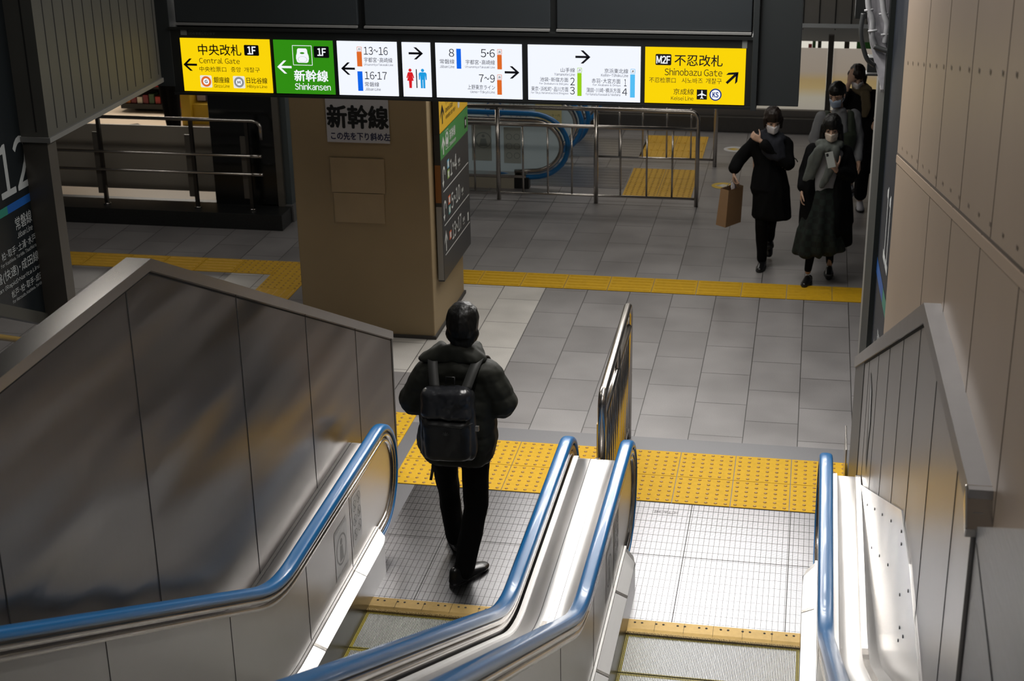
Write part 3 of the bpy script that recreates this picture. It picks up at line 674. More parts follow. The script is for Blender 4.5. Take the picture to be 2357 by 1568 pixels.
lt = MB(); disc(lt, F, 7.90, 3.43, .20, .002); obj('line_disc', lt, mat('disc_teal', (.004, .045, .040), .4), b12)
# stair handrail beside board 12
b = MB().tube([(-4.45, 8.4, 1.33), (-4.45, 5.0, 2.94)], .018); obj('stair_handrail', b, mat('handrail_ochre', (.25, .16, .03), .4, .2), label='dim stair handrail below the black 12 signboard', cat='handrail', origin=(-4.45, 8.4, 1.33))

# ------------------------------------------------------------------ pillar with poster and side sign
pb = MB().box(-4.27, -3.085, 12.16, 13.34, 0, 3.6, bev=.012)
pl = thing('pillar', 'square beige stucco pillar standing in the middle of the concourse', 'pillar', (-3.68, 12.75, 0))
obj('shaft', pb, PILLAR, pl)
b = MB().box(-4.285, -3.07, 12.145, 13.355, 0, .03); obj('base_joint', b, mat('base_dark', (.05, .045, .04), .8), pl)
F = FY(12.148)
b = MB(); rect(b, F, -3.70, 1.165, .44, .26, .001); rect(b, F, -3.70, 1.45, .47, .30, .0006); obj('faded_patch', b, mat('faded_patch', (.36, .27, .155), .6, 0, var=.1, vscale=6), pl, label='paler rectangles where paper was removed')
b = MB().box(-3.945, -3.405, 12.146, 12.150, 1.735, 2.20); po = obj('paper_notice', b, mat('notice_paper', (.50, .50, .53), .5), label='white paper notice with bold black characters taped on the pillar', cat='notice', origin=(-3.675, 12.148, 1.9))
F = FY(12.146); lt = MB(); text(lt, '新幹線', F, -3.672, 1.955, .52, .19, .001, .045); obj('lettering', lt, BLK, po)
lt = MB(); text(lt, 'この先を下り斜め左', F, -3.655, 1.79, .51, .065, .001, .03); obj('arrow_text', lt, mat('navy_ink', (.01, .012, .06), .5), po)
# side sign, plane x = -3.01, y 12.30..13.37
ss = thing('direction_sign', 'tall dark direction sign with yellow and green bands on the side of the pillar', 'sign', (-3.04, 12.85, .5))
XS = -3.02
b = MB().box(-3.075, XS, 12.32, 13.40, .475, 2.36, bev=.004); obj('panel', b, mat('side_sign_dark', (.035, .037, .040), .45), ss)
F = FX(XS)
b = MB(); rect(b, F, 12.86, 2.07, 1.08, .58 - .0, .001); obj('yellow_band', b, mat('side_yellow', (.70, .42, .02), .5), ss)
b = MB(); rect(b, F, 12.86, 1.67, 1.08, .23, .001); obj('green_band', b, mat('side_green', (.05, .22, .055), .5), ss)
wt = MB(); bk_ = MB()
arrow(bk_, F, 12.43, 1.93, .17, .13, PI / 2, .002); obj('arrow', bk_, BLK, ss); letters([('中央改札', 12.70, 2.02, .30, .085), ('Central Gate', 12.68, 1.935, .28, .045), ('中央检票口 중앙 개찰구', 12.74, 1.87, .38, .035)], F, .002, .008, BLK, ss)
for z_ in (1.93, 1.65): b = MB(); rect(b, F, 13.30, z_, .085, .10, .002, r=.01); obj('floor_badge', b, BLK, ss)
SWM = mat('side_white', (.60, .62, .60), .5)
def one(nm, fn):
    b = MB(); fn(b); obj(nm, b, SWM, ss)
one('arrow', lambda b: arrow(b, F, 12.43, 1.66, .16, .12, PI / 2, .002)); letters([('新幹線', 12.78, 1.69, .22, .09), ('Shinkansen', 12.78, 1.61, .24, .04)], F, .002, .015, SWM, ss)
for z_ in (1.265, .965, .70): one('ruled_line', lambda b: rect(b, F, 12.87, z_, .98, .010, .002))
for (z_, s_, w2, ar) in ((1.40, '1~4', .24, 0), (1.10, '5~10', .34, 0), (.82, '13~17', .36, 1)):
    letters([(s_, 12.72 + w2 / 2 - .06, z_, w2, .14), ('番線', 12.70 + w2 + .06, z_ - .02, .075, .04), ('Tracks', 12.70 + w2 + .06, z_ - .06, .075, .018)], F, .002, .01, SWM, ss)
    if ar: one('arrow', lambda b: arrow(b, F, 12.42, z_, .19, .11, PI / 2, .002, t=.13))
    else:
        def uturn(b):
            for k in range(16):
                a0, a1 = -PI * .15 + PI * 1.3 * k / 16, -PI * .15 + PI * 1.3 * (k + 1) / 16
                poly(b, F, [(12.42 + r * math.cos(t), z_ + .02 + 1.3 * r * math.sin(t)) for r, t in ((.028, a0), (.046, a0), (.046, a1), (.028, a1))], .002)
            rect(b, F, 12.383, z_ - .02, .018, .08, .0022); poly(b, F, [(12.350, z_ - .045), (12.416, z_ - .045), (12.383, z_ - .10)], .0024)
        one('turn_arrow', uturn)
one('platform_badge', lambda b: rect(b, F, 13.30, .77, .05, .08, .002)); one('badge_figure', lambda b: rect(b, F, 13.30, 1.93, .03, .05, .003)); one('badge_figure', lambda b: rect(b, F, 13.30, 1.65, .03, .05, .003))
one('line_dot', lambda b: disc(b, F, 13.05, 1.98, .04, .002)); one('line_dot', lambda b: disc(b, F, 13.05, 1.88, .04, .002))
def trn(b):
    ring(b, F, 12.57, 1.68, .034, .05, .002, k_=1.35); disc(b, F, 12.57, 1.66, .028, .002, rz=.04)
    for u in (12.5175, 12.6225): rect(b, F, u, 1.68, .005, .16, .002)
    rect(b, F, 12.57, 1.76, .11, .005, .002); rect(b, F, 12.57, 1.60, .11, .005, .002)
one('train_pictogram', trn)
for (z_, col, nm) in ((1.46, (.15, .45, .65), 'badge_blue'), (1.37, (.30, .50, .10), 'badge_green'), (1.14, (.75, .15, .05), 'badge_orange'), (1.05, (.10, .35, .35), 'badge_teal2'), (.82, (.75, .15, .05), 'badge_orange')):
    b = MB(); rect(b, F, 12.585, z_, .075, .075, .002); q = obj('line_badge', b, mat(nm, col, .5), ss); b = MB(); rect(b, F, 12.585, z_, .05, .05, .003); obj('badge_face', b, mat('side_white', (.60, .62, .60), .5), q)
for (z_, h_, col, nm) in ((2.05, .55, (.03, .03, .03), 'edge_black'), (1.35, .33, (.30, .12, .03), 'edge_rust'), (.82, .66, (.30, .30, .29), 'edge_grey')):
    b = MB(); rect(b, FY(12.318), -3.048, z_, .05, h_, .001); obj('edge_strip', b, mat(nm, col, .5), ss)

# ================================================================== HANGING STATION SIGN (plane y = 10)
SLOT = [(-.05, .0, '#A32A35', 'small red object in the bright slot above the frosted glass'), (.005, .05, '#2E6B3C', 'narrow green poster in the bright slot above the frosted glass'), (.08, .13, '#20231F', 'black object in the bright slot beside the narrow green poster'), (.45, .52, '#2A2723', 'dark brown object in the bright slot above the frosted glass'), (.62, .95, '#1F6E22', 'wide green board in the bright slot above the frosted glass')]
SIGN = [
    ('T', 0, 'k', '中央改札', -3.975, 2.9215, 0.3088, 0.0756, 0.012),
    ('R', 0, 'K', '', -3.7462, 2.923, 0.1051, 0.0728, 0.008),
    ('T', 0, 'w', '1F', -3.7453, 2.9226, 0.0584, 0.0514, 0.03),
    ('T', 0, 'k', 'Central Gate', -3.9831, 2.8469, 0.2924, 0.0389, 0.0),
    ('T', 0, 'k', '中央检票口', -4.0358, 2.7879, 0.1932, 0.0356, 0.0),
    ('T', 0, 'k', '중앙', -3.8687, 2.7894, 0.0725, 0.0346, 0.0),
    ('T', 0, 'k', '개찰구', -3.7536, 2.7893, 0.1128, 0.0346, 0.0),
    ('R', 0, 'W', '', -4.0922, 2.7018, 0.0843, 0.084, 0.008),
    ('R', 0, 'W', '', -3.8532, 2.7018, 0.0845, 0.0845, 0.008),
    ('O', 0, 'o', 'G', -4.0917, 2.7018, 0.0724, 0.0735, 0),
    ('O', 0, 'g', 'H', -3.8532, 2.7022, 0.0718, 0.0732, 0),
    ('T', 0, 'k', '銀座線', -3.9788, 2.7145, 0.1131, 0.041, 0.01),
    ('T', 0, 'k', 'Ginza Line', -3.9803, 2.673, 0.1124, 0.0245, 0.0),
    ('T', 0, 'k', '日比谷線', -3.7236, 2.7161, 0.1492, 0.0408, 0.01),
    ('T', 0, 'k', 'Hibiya Line', -3.7249, 2.6722, 0.1449, 0.0279, 0.0),
    ('A', 0, 'k', '', -4.1972, 2.816, 0.0989, 0.0852, 3.14159),
    ('A', 1, 'w', '', -3.5189, 2.8143, 0.102, 0.0894, 3.14159),
    ('S', 1, 'w', '', -3.3862, 2.8961, 0.1341, 0.1321, 0),
    ('R', 1, 'K', '', -3.2506, 2.9213, 0.1077, 0.0781, 0.008),
    ('T', 1, 'w', '1F', -3.2484, 2.9214, 0.0591, 0.0492, 0.03),
    ('T', 1, 'w', '新幹線', -3.3327, 2.7583, 0.2377, 0.0774, 0.03),
    ('T', 1, 'w', 'Shinkansen', -3.3261, 2.6836, 0.2526, 0.0467, 0.01),
    ('A', 2, 'k', '', -3.0697, 2.8133, 0.0969, 0.0844, 3.14159),
    ('J', 2, 'o', 'JU', -2.9841, 2.9473, 0.0332, 0.0312, 0),
    ('R', 2, 'o', '', -2.9861, 2.8792, 0.035, 0.1, 0.0),
    ('T', 2, 'k', '13~16', -2.8701, 2.9364, 0.1663, 0.0539, 0.0),
    ('T', 2, 'k', '宇都宮･高崎線', -2.8558, 2.8752, 0.1962, 0.0338, 0.0),
    ('T', 2, 'k', 'Utsunomiya･Takasaki Line', -2.8545, 2.8422, 0.2025, 0.0203, 0.0),
    ('R', 2, 'b', '', -2.9882, 2.7294, 0.0352, 0.1336, 0.0),
    ('T', 2, 'k', '16･17', -2.8778, 2.7695, 0.155, 0.0529, 0.0),
    ('T', 2, 'k', '常磐線', -2.9072, 2.7095, 0.0993, 0.0317, 0.0),
    ('T', 2, 'k', 'Jōban Line', -2.9018, 2.6766, 0.1082, 0.0206, 0.0),
    ('A', 3, 'k', '', -2.5936, 2.9256, 0.0992, 0.0814, 0.0),
    ('F', 3, 'r', '', -2.6383, 2.7559, 0.0539, 0.13, 0),
    ('R', 3, 'k', '', -2.595, 2.7556, 0.0069, 0.1274, 0.0),
    ('N', 3, 'c', '', -2.5521, 2.7562, 0.0546, 0.1298, 0),
    ('T', 4, 'k', '8', -2.3494, 2.9346, 0.0357, 0.0528, 0.0),
    ('T', 4, 'k', '常磐線', -2.3811, 2.8757, 0.0997, 0.0318, 0.0),
    ('T', 4, 'k', 'Jōban Line', -2.3822, 2.8423, 0.0999, 0.0202, 0.0),
    ('R', 4, 'b', '', -2.301, 2.8954, 0.0313, 0.1333, 0.0),
    ('T', 4, 'k', '5･6', -2.1032, 2.9363, 0.0953, 0.0547, 0.0),
    ('T', 4, 'k', '宇都宮･高崎線', -2.1556, 2.8752, 0.1979, 0.0317, 0.0),
    ('T', 4, 'k', 'Utsunomiya･Takasaki Line', -2.158, 2.8418, 0.2014, 0.0201, 0.0),
    ('J', 4, 'o', 'JU', -2.0238, 2.9473, 0.031, 0.0336, 0),
    ('R', 4, 'o', '', -2.0252, 2.879, 0.031, 0.097, 0.0),
    ('A', 4, 'k', '', -1.942, 2.8122, 0.0995, 0.0825, 0.0),
    ('T', 4, 'k', '7~9', -2.113, 2.768, 0.1078, 0.0532, 0.0),
    ('T', 4, 'k', '上野東京ライン', -2.1527, 2.7079, 0.1871, 0.0332, 0.0),
    ('T', 4, 'k', 'Ueno-Tōkyō Line', -2.1438, 2.6739, 0.1678, 0.0225, 0.0),
    ('J', 4, 'o', 'JU', -2.0272, 2.7791, 0.0312, 0.0329, 0),
    ('R', 4, 'o', '', -2.0286, 2.7099, 0.0312, 0.0992, 0.0),
    ('A', 5, 'k', '', -1.468, 2.9246, 0.0995, 0.0863, 0.0),
    ('T', 5, 'k', '山手線', -1.5685, 2.8363, 0.0949, 0.0294, 0.0),
    ('T', 5, 'k', 'Yamanote Line', -1.5897, 2.8075, 0.1373, 0.0189, 0.0),
    ('J', 5, 'l', 'JY', -1.4901, 2.837, 0.0305, 0.0314, 0),
    ('R', 5, 'l', '', -1.4912, 2.7419, 0.0285, 0.1529, 0.0),
    ('T', 5, 'k', '池袋･新宿方面', -1.6598, 2.7711, 0.1887, 0.0295, 0.0),
    ('T', 5, 'k', '2', -1.5371, 2.7613, 0.0296, 0.0506, 0.0),
    ('T', 5, 'k', 'for Ikebukuro & Shinjuku', -1.6627, 2.742, 0.1943, 0.018, 0.0),
    ('T', 5, 'k', '東京･浜松町･品川方面', -1.6895, 2.708, 0.2479, 0.0318, 0.0),
    ('T', 5, 'k', '3', -1.5383, 2.7001, 0.0318, 0.0508, 0.0),
    ('T', 5, 'k', 'for Tōkyō, Hamamatsuchō & Shinagawa', -1.6908, 2.6793, 0.2503, 0.0191, 0.0),
    ('T', 5, 'k', '京浜東北線', -1.2478, 2.8371, 0.1563, 0.0313, 0.0),
    ('T', 5, 'k', 'Keihin-Tōhoku Line', -1.2585, 2.8082, 0.1785, 0.0199, 0.0),
    ('J', 5, 's', 'JK', -1.139, 2.8375, 0.0301, 0.0312, 0),
    ('R', 5, 's', '', -1.1405, 2.7403, 0.0313, 0.153, 0.0),
    ('T', 5, 'k', '赤羽･大宮方面', -1.3147, 2.7697, 0.1895, 0.0315, 0.0),
    ('T', 5, 'k', '1', -1.1876, 2.7612, 0.0167, 0.0461, 0.0),
    ('T', 5, 'k', 'for Akabane & Ōmiya', -1.3119, 2.7419, 0.1845, 0.02, 0.0),
    ('T', 5, 'k', '蒲田･川崎･横浜方面', -1.3317, 2.7072, 0.2248, 0.0316, 0.0),
    ('T', 5, 'k', '4', -1.1912, 2.6996, 0.0334, 0.0473, 0.0),
    ('T', 5, 'k', 'for Kamata, Kawasaki & Yokohama', -1.3347, 2.6792, 0.2292, 0.0201, 0.0),
    ('R', 6, 'K', '', -0.9414, 2.9184, 0.1027, 0.0722, 0.008),
    ('T', 6, 'w', 'M2F', -0.9414, 2.9179, 0.0884, 0.0485, 0.03),
    ('T', 6, 'k', '不忍改札', -0.7146, 2.9169, 0.3088, 0.0739, 0.012),
    ('T', 6, 'k', 'Shinobazu Gate', -0.7458, 2.84, 0.3724, 0.0475, 0.0),
    ('T', 6, 'k', '不忍检票口', -0.9456, 2.7846, 0.1725, 0.0354, 0.0),
    ('T', 6, 'k', '시노바즈', -0.752, 2.7849, 0.1364, 0.0353, 0.0),
    ('T', 6, 'k', '개찰구', -0.6134, 2.7851, 0.102, 0.0373, 0.0),
    ('A', 6, 'k', '', -0.4931, 2.8106, 0.0913, 0.0825, 0.785),
    ('T', 6, 'k', '京成線', -0.8058, 2.7113, 0.1329, 0.0407, 0.0),
    ('T', 6, 'k', 'Keisei Line', -0.814, 2.6676, 0.1455, 0.0272, 0.0),
    ('P', 6, 'w', '', -0.687, 2.6954, 0.0667, 0.0657, 0),
    ('O', 6, 'n', 'KS', -0.5989, 2.6966, 0.0788, 0.0802, 0),
    ('R', 9, 'e', '', -4.2266, 3.0414, 0.0455, 0.0488, 0.0),
    ('T', 9, 'd', '環境にやさしい', -4.1259, 3.0521, 0.1359, 0.0171, 0.0),
    ('T', 9, 'd', 'LEDを使用しています', -4.0982, 3.0296, 0.1957, 0.0188, 0.0),
    ('R', 9, 'e', '', -0.4236, 3.0359, 0.0321, 0.0709, 0.003),
]
SY = 10.0
sg = thing('station_sign', 'long illuminated station direction sign with yellow, green and white panels hanging overhead', 'sign', (-2.3, 10.1, 2.61))
b = MB(); b.box(-4.33, -.345, SY + .004, SY + .20, 2.605, 3.075); b.box(-4.33, -.345, SY - .012, SY + .01, 2.605, 2.622); b.box(-4.33, -.345, SY - .012, SY + .01, 3.055, 3.075)
obj('housing', b, BLK, sg)
for q_ in ((-4.475, -4.325, SY + .0, SY + .22, 2.66, 4.4), (-.35, -.068, SY + .02, SY + .22, 2.625, 4.4), (-.372, -.335, SY - .03, SY + .2, 2.60, 4.4)): obj('side_casing', MB().box(*q_, bev=.004), CHAR, sg)
for (a, c) in ((-4.29, -2.995), (-2.945, -1.69), (-1.645, -.385)):
    b = MB().box(a, c, SY + .03, SY + .2, 3.10, 4.3, bev=.006); q = obj('blank_panel', b, mat('sign_slate', (.020, .024, .027), .42), sg)
    b = MB().box(a, c, SY + .0, SY + .03, 3.085, 3.098); obj('panel_ledge', b, GREY, q)
b = MB(); b.box(-4.3, -.38, SY + .06, SY + .2, 3.06, 4.3); obj('backing', b, BLK, sg)
EC = {'y': emit('sign_light_yellow', '#FBD50A', 1.0), 'G': emit('sign_light_green', '#318C14', 1.0), 'W': emit('sign_light_white', '#EEF2FC', 1.06)}
TC = {'k': mat('sign_ink', (.004, .004, .008), .4), 'K': mat('sign_ink', (.004, .004, .008), .4), 'w': emit('sign_text_white', '#F4F7FC', 1.0), 'W': emit('sign_icon_white', '#E8E6DE', 1.0),
      'o': emit('line_orange', '#DE6A28', 1.0), 'g': emit('line_silver', '#8C8F94', 1.0), 'b': emit('line_blue', '#1166E8', 1.0), 'r': emit('pictogram_red', '#D81F26', 1.0), 'c': emit('pictogram_blue', '#1E9CE0', 1.0),
      'l': emit('line_lime', '#96CE1E', 1.0), 's': emit('line_sky', '#55BEF4', 1.0), 'n': emit('line_navy', '#16307E', 1.0), 'e': mat('sticker_grey', (.16, .17, .165), .5), 'd': mat('sticker_text', (.075, .08, .08), .5), 'y': EC['y'], 'G': EC['G']}
NAMES = {'k': 'lettering', 'K': 'floor_badge', 'w': 'white_lettering', 'W': 'icon_plate', 'o': 'orange_mark', 'g': 'grey_mark', 'b': 'blue_mark', 'r': 'woman_pictogram', 'c': 'man_pictogram', 'l': 'green_mark', 's': 'sky_blue_mark', 'n': 'navy_ring', 'e': 'sticker', 'd': 'sticker_text'}
PANELS = [(-4.257, -3.615, 'y', 'yellow Central Gate panel'), (-3.588, -3.170, 'G', 'green Shinkansen panel'), (-3.140, -2.725, 'W', 'white panel with platforms 13 to 17'), (-2.690, -2.495, 'W', 'white panel with the toilet pictograms'), (-2.460, -1.875, 'W', 'white panel with platforms 5 to 9'), (-1.835, -1.090, 'W', 'white panel with platforms 1 to 4'), (-1.060, -.413, 'y', 'yellow Shinobazu Gate panel')]
F = FY(SY - .004)
POBJ = {}
for i, (a, c, k, lb) in enumerate(PANELS):
    b = MB().box(a, c, SY - .004, SY + .02, 2.632, 2.998); POBJ[i] = obj('light_panel', b, EC[k], sg, label=lb)
BAG = {}
def bag(p, c): return BAG.setdefault((p, c), MB())
for (kd, p, c, s_, cx, cz, ww, hh, ex) in SIGN:
    if p == 9: F = FY(SY - .013) if cz > 3.0 and cx > -1 else FY(SY + .003)
    else: F = FY(SY - .004)
    if p == 9: F = FY(SY + .003)
    if kd == 'T':
        b = MB(); text(b, s_, F, cx, cz, ww, hh, .003 if c == 'w' else .002, ex); obj('sticker_text' if c == 'd' else 'white_lettering' if c == 'w' else 'lettering', b, TC[c], sg if p == 9 else POBJ[p])
    elif kd == 'R':
        b = MB(); rect(b, F, cx, cz, ww, hh, .0015 if c == 'K' else .001, r=ex); obj({'K': 'floor_badge', 'W': 'icon_plate', 'o': 'orange_line_mark', 'b': 'blue_line_mark', 'l': 'green_line_mark', 's': 'sky_blue_line_mark', 'k': 'divider_bar', 'e': 'sticker'}[c], b, TC[c], sg if p == 9 else POBJ[p])
    elif kd == 'A':
        b = MB()
        if abs(ex - .785) < .01: arrow(b, F, cx, cz, ww * 1.15, hh * 1.0, PI / 4, .002, t=.16)
        else: arrow(b, F, cx, cz, ww, hh, ex, .002, t=.15)
        obj('arrow', b, TC[c], POBJ[p])
    elif kd == 'O':
        disc(bag(p, c), F, cx, cz, ww / 2, .0025, rz=hh / 2); disc(bag(p, 'w'), F, cx, cz, ww * (.30 if c != 'n' else .40), .0035, rz=hh * (.30 if c != 'n' else .40))
        text(bag(p, 'k' if c != 'n' else 'n'), s_, F, cx, cz, ww * (.26 if c != 'n' else .46), hh * (.28 if c != 'n' else .42), .0045, .04)
    elif kd == 'J':
        rect(bag(p, c), F, cx, cz, ww, hh, .0015, r=.004); rect(bag(p, 'w'), F, cx, cz, ww * .84, hh * .84, .0022, r=.003); text(bag(p, 'k'), s_, F, cx, cz, ww * .55, hh * .42, .003, .03)
    elif kd == 'S':
        B_ = bag(p, c); t_ = .004
        for (u, v, a_, b_) in ((cx, cz + hh / 2, ww, t_), (cx, cz - hh / 2, ww, t_), (cx - ww / 2, cz, t_, hh), (cx + ww / 2, cz, t_, hh)): rect(B_, F, u, v, a_, b_, .002)
        def tr(L_): return [(cx + x * ww, cz + y * hh) for x, y in L_]
        R_ = [(.20, .36), (.26, .30), (.28, .12), (.33, -.02), (.34, -.16), (.31, -.28), (.30, -.33), (.22, -.38)]
        poly(B_, F, tr([(-x, y) for x, y in R_][::-1] + R_[::1]) if False else tr(R_ + [(-x, y) for x, y in R_[::-1]]), .0022)
        disc(bag(p, 'G'), F, cx, cz + hh * .12, ww * .12, .003, rz=hh * .05)
        ring(bag(p, 'g'), F, cx, cz - hh * .20, ww * .225, ww * .24, .003, k_=.62)
    elif kd == 'F':
        B_ = bag(p, c); disc(B_, F, cx, cz + hh * .43, ww * .20, .002)
        poly(B_, F, [(cx + x * ww, cz + y * hh) for x, y in ((-.26, .33), (.26, .33), (.34, .26), (.5, .04), (.38, .0), (.24, .16), (.42, -.12), (.20, -.12), (.16, -.5), (-.16, -.5), (-.20, -.12), (-.42, -.12), (-.24, .16), (-.38, .0), (-.5, .04), (-.34, .26))], .002)
    elif kd == 'N':
        B_ = bag(p, c); disc(B_, F, cx, cz + hh * .43, ww * .20, .002)
        poly(B_, F, [(cx + x * ww, cz + y * hh) for x, y in ((-.36, .33), (.36, .33), (.5, .26), (.5, -.06), (.36, -.06), (.30, .18), (.28, -.5), (.03, -.5), (.03, -.06), (-.03, -.06), (-.03, -.5), (-.28, -.5), (-.30, .18), (-.36, -.06), (-.5, -.06), (-.5, .26))], .002)
    elif kd == 'P':
        rect(bag(p, 'K'), F, cx, cz, ww, hh, .0015); B_ = bag(p, 'w')
        poly(B_, F, [(cx + x * ww, cz + y * hh) for x, y in ((0, .44), (.06, .34), (.06, .12), (.42, -.06), (.42, -.14), (.06, -.05), (.05, -.26), (.16, -.36), (.16, -.42), (0, -.37), (-.16, -.42), (-.16, -.36), (-.05, -.26), (-.06, -.05), (-.42, -.14), (-.42, -.06), (-.06, .12), (-.06, .34))], .0025)
for (p, c), B_ in BAG.items():
    nm = NAMES.get(c, 'detail')
    obj(nm, B_, TC[c], sg if p == 9 else POBJ[p])

# ================================================================== RAILINGS
def railing(name, label, x0, x1, y, posts, bars, zt=1.06, zm=.865, zb=.085, group=None, endbend=True):
    t = thing(name, label, 'railing', (x1, y, 0), group)
    R = .024
    top = [(x0, y, zt), (x1 - .09, y, zt)] + [(x1 - .09 + .09 * math.sin(a), y, zt - .09 + .09 * math.cos(a)) for a in (PI / 8, PI / 4, 3 * PI / 8, PI / 2)] + [(x1, y, 0)]
    obj('top_rail', MB().tube(top, R), STEELP, t)
    obj('middle_rail', MB().tube([(x0, y, zm), (x1, y, zm)], .021), STEELP, t)
    obj('bottom_rail', MB().tube([(x0, y, zb), (x1, y, zb)], .014), STEELP, t)
    for x in posts: obj('post', MB().tube([(x, y, 0), (x, y, zt)], .025), STEELP, t)
    for x in bars: obj('baluster', MB().tube([(x, y, zb), (x, y, zm)], .011, 8), STEELP, t)
    return t
pp = [-3.37, -2.27]
nb_ = [-3.64, -3.09, -2.81, -2.54, -2.0, -1.71, -1.43]
railing('railing', 'long steel railing with balusters in front of the glass escalator', -4.4, -1.16, 16.45, pp, [x for x in nb_])
railing('railing', 'farther steel railing between the two glass escalators', -2.52, -1.07, 18.13, [-2.50], [-2.22, -1.94, -1.65, -1.36])
# short barrier between the two landings, with yellow sheet
mbx_, ya, yb_ = -1.165, 8.75, 10.42
t = thing('barrier', 'short steel rail barrier with yellow boards between the two escalator landings', 'barrier', (-1.165, 9.6, 0))
def ln(y): return -1.165 - .03 * (y - 8.75) / 1.67
top = [(ln(ya), ya, 0), (ln(ya), ya, .98)] + [(ln(ya), ya + .09 - .09 * math.cos(a), .98 + .09 * math.sin(a)) for a in (PI / 6, PI / 3, PI / 2)] + [(ln(yb_), yb_ - .09, 1.07)] + [(ln(yb_), yb_ - .09 + .09 * math.sin(a), .98 + .09 * math.cos(a)) for a in (PI / 6, PI / 3, PI / 2)] + [(ln(yb_), yb_, 0)]
obj('top_rail', MB().tube(top, .028, 14), STEELP, t)
obj('middle_rail', MB().tube([(ln(ya), ya, .89), (ln(yb_), yb_, .89)], .024), STEELP, t)
obj('bottom_rail', MB().tube([(ln(ya), ya, .09), (ln(yb_), yb_, .09)], .016), STEELP, t)
obj('post', MB().tube([(ln(9.6), 9.6, 0), (ln(9.6), 9.6, 1.07)], .026), STEELP, t)
for k in range(12):
    y = ya + .11 + k * .132
    if abs(y - 9.6) > .04: obj('baluster', MB().tube([(ln(y), y, .09), (ln(y), y, .89)], .015, 10), STEELP, t)
obj('yellow_board', MB().box(ln(9.4) - .030, ln(9.4) - .022, ya + .06, yb_ - .08, .13, .84), mat('board_yellow', (.72, .40, .015), .35), t)

# left: kerb, three-rail guard with flat posts
kb = MB().box(-9.2, -5.42, 14.97, 15.43, 0, .175, bev=.006); struct('trim_3', kb, DKST)
t = thing('railing', 'three-bar steel railing on the black stone kerb at left', 'railing', (-6.6, 15.12, .175))
zt = 1.15
top = [(-9.2, 15.12, zt), (-5.72, 15.12, zt), (-5.67, 15.12, zt - .015), (-5.64, 15.12, zt - .06), (-5.64, 15.12, .95)]
obj('top_rail', MB().tube(top, .019), STEELP, t)
for z in (.775, .575):
    q = obj('lower_rail', MB().tube([(-9.2, 15.10, z), (-5.70, 15.10, z)], .016), STEELP, t)
    obj('rail_tip', MB().tube([(-5.76, 15.10, z), (-5.755, 15.10, z), (-5.70, 15.10, z), (-5.64, 15.10, z)], [.018, .020, .020, .018]), STEELP, q)
for x in (-9.0, -7.47, -6.42, -5.80):
    p = MB().box(x - .018, x + .018, 15.12, 15.16, .175, 1.13); pq = obj('post', p, STEELK, t)
    obj('post_flange', MB().box(x - .075, x - .018, 15.12, 15.135, .30, .98), mat('post_plate', (.13, .12, .105), .4, .5), pq)
    obj('post_foot', MB().tube([(x, 15.14, .175), (x, 15.14, .19)], .04), STEELP, pq)
# tinted screen behind the guard
sc_ = MB().box(-9.2, -6.30, 15.46, 15.48, .26, .98); struct('window_1', sc_, mat('tinted_screen', (.30, .27, .225), .35, 0, var=.12, vscale=1.2))
b = MB().box(-6.33, -6.27, 15.44, 15.50, .1, 3.2); struct('trim_4', b, mat('trim_taupe', (.20, .185, .155), .45))
# dark column next to it
b = MB().box(-6.27, -5.56, 15.30, 16.2, 0.02, 3.4); b2 = struct('trim_5', b, mat('black_gloss_panel', (.008, .009, .009), .2))
b = MB().box(-5.56, -5.49, 15.29, 15.33, .05, 3.4); obj('edge_strip', b, mat('edge_taupe', (.16, .15, .13), .4, .4), b2, kind='structure')
b = MB().box(-5.56, -5.42, 15.33, 15.95, .0, 3.4); obj('side_panel', b, mat('slate_panel', (.06, .075, .08), .4), b2, kind='structure')
b = MB().box(-5.75, -5.40, 15.30, 15.98, 0, .19); obj('plinth', b, mat('plinth_grey', (.13, .13, .13), .5), b2, kind='structure')

# ================================================================== SHOP CORNER, far left
b = MB().box(-12, -5.6, 15.6, 24, .001, .004); struct('floor_shop', b, mat('shop_floor', (.62, .50, .38), .35, 0, var=.06, vscale=2))
b = MB().box(-9.2, -7.55, 15.60, 15.80, .004, .008); obj('floor_stripe', b, YEL, label='yellow floor stripe behind the tinted screen at left', cat='floor marking', origin=(-8.4, 15.7, .004))
b = MB().box(-7.55, -7.0, 15.62, 15.78, .004, .008); obj('floor_stripe', b, mat('stripe_dark', (.04, .05, .07), .5), label='dark blue floor stripe beside the yellow one at left', cat='floor marking', origin=(-7.3, 15.7, .004))
b = MB(); b.face([(-9.5, 18.9, .01), (-8.6, 18.9, .01), (-9.0, 19.38, .01)]); obj('added_floor_wedge', MB().prism([(-9.7, 18.7), (-8.35, 18.7), (-8.97, 19.36)], 'z', .004, .012), mat('wedge_brown', (.12, .10, .08), .8), label='added dark brown wedge on the pale shop floor, standing for a stair opening', cat='floor patch', origin=(-9.0, 19.0, 0))  # flat dark wedge added in place of a stair opening
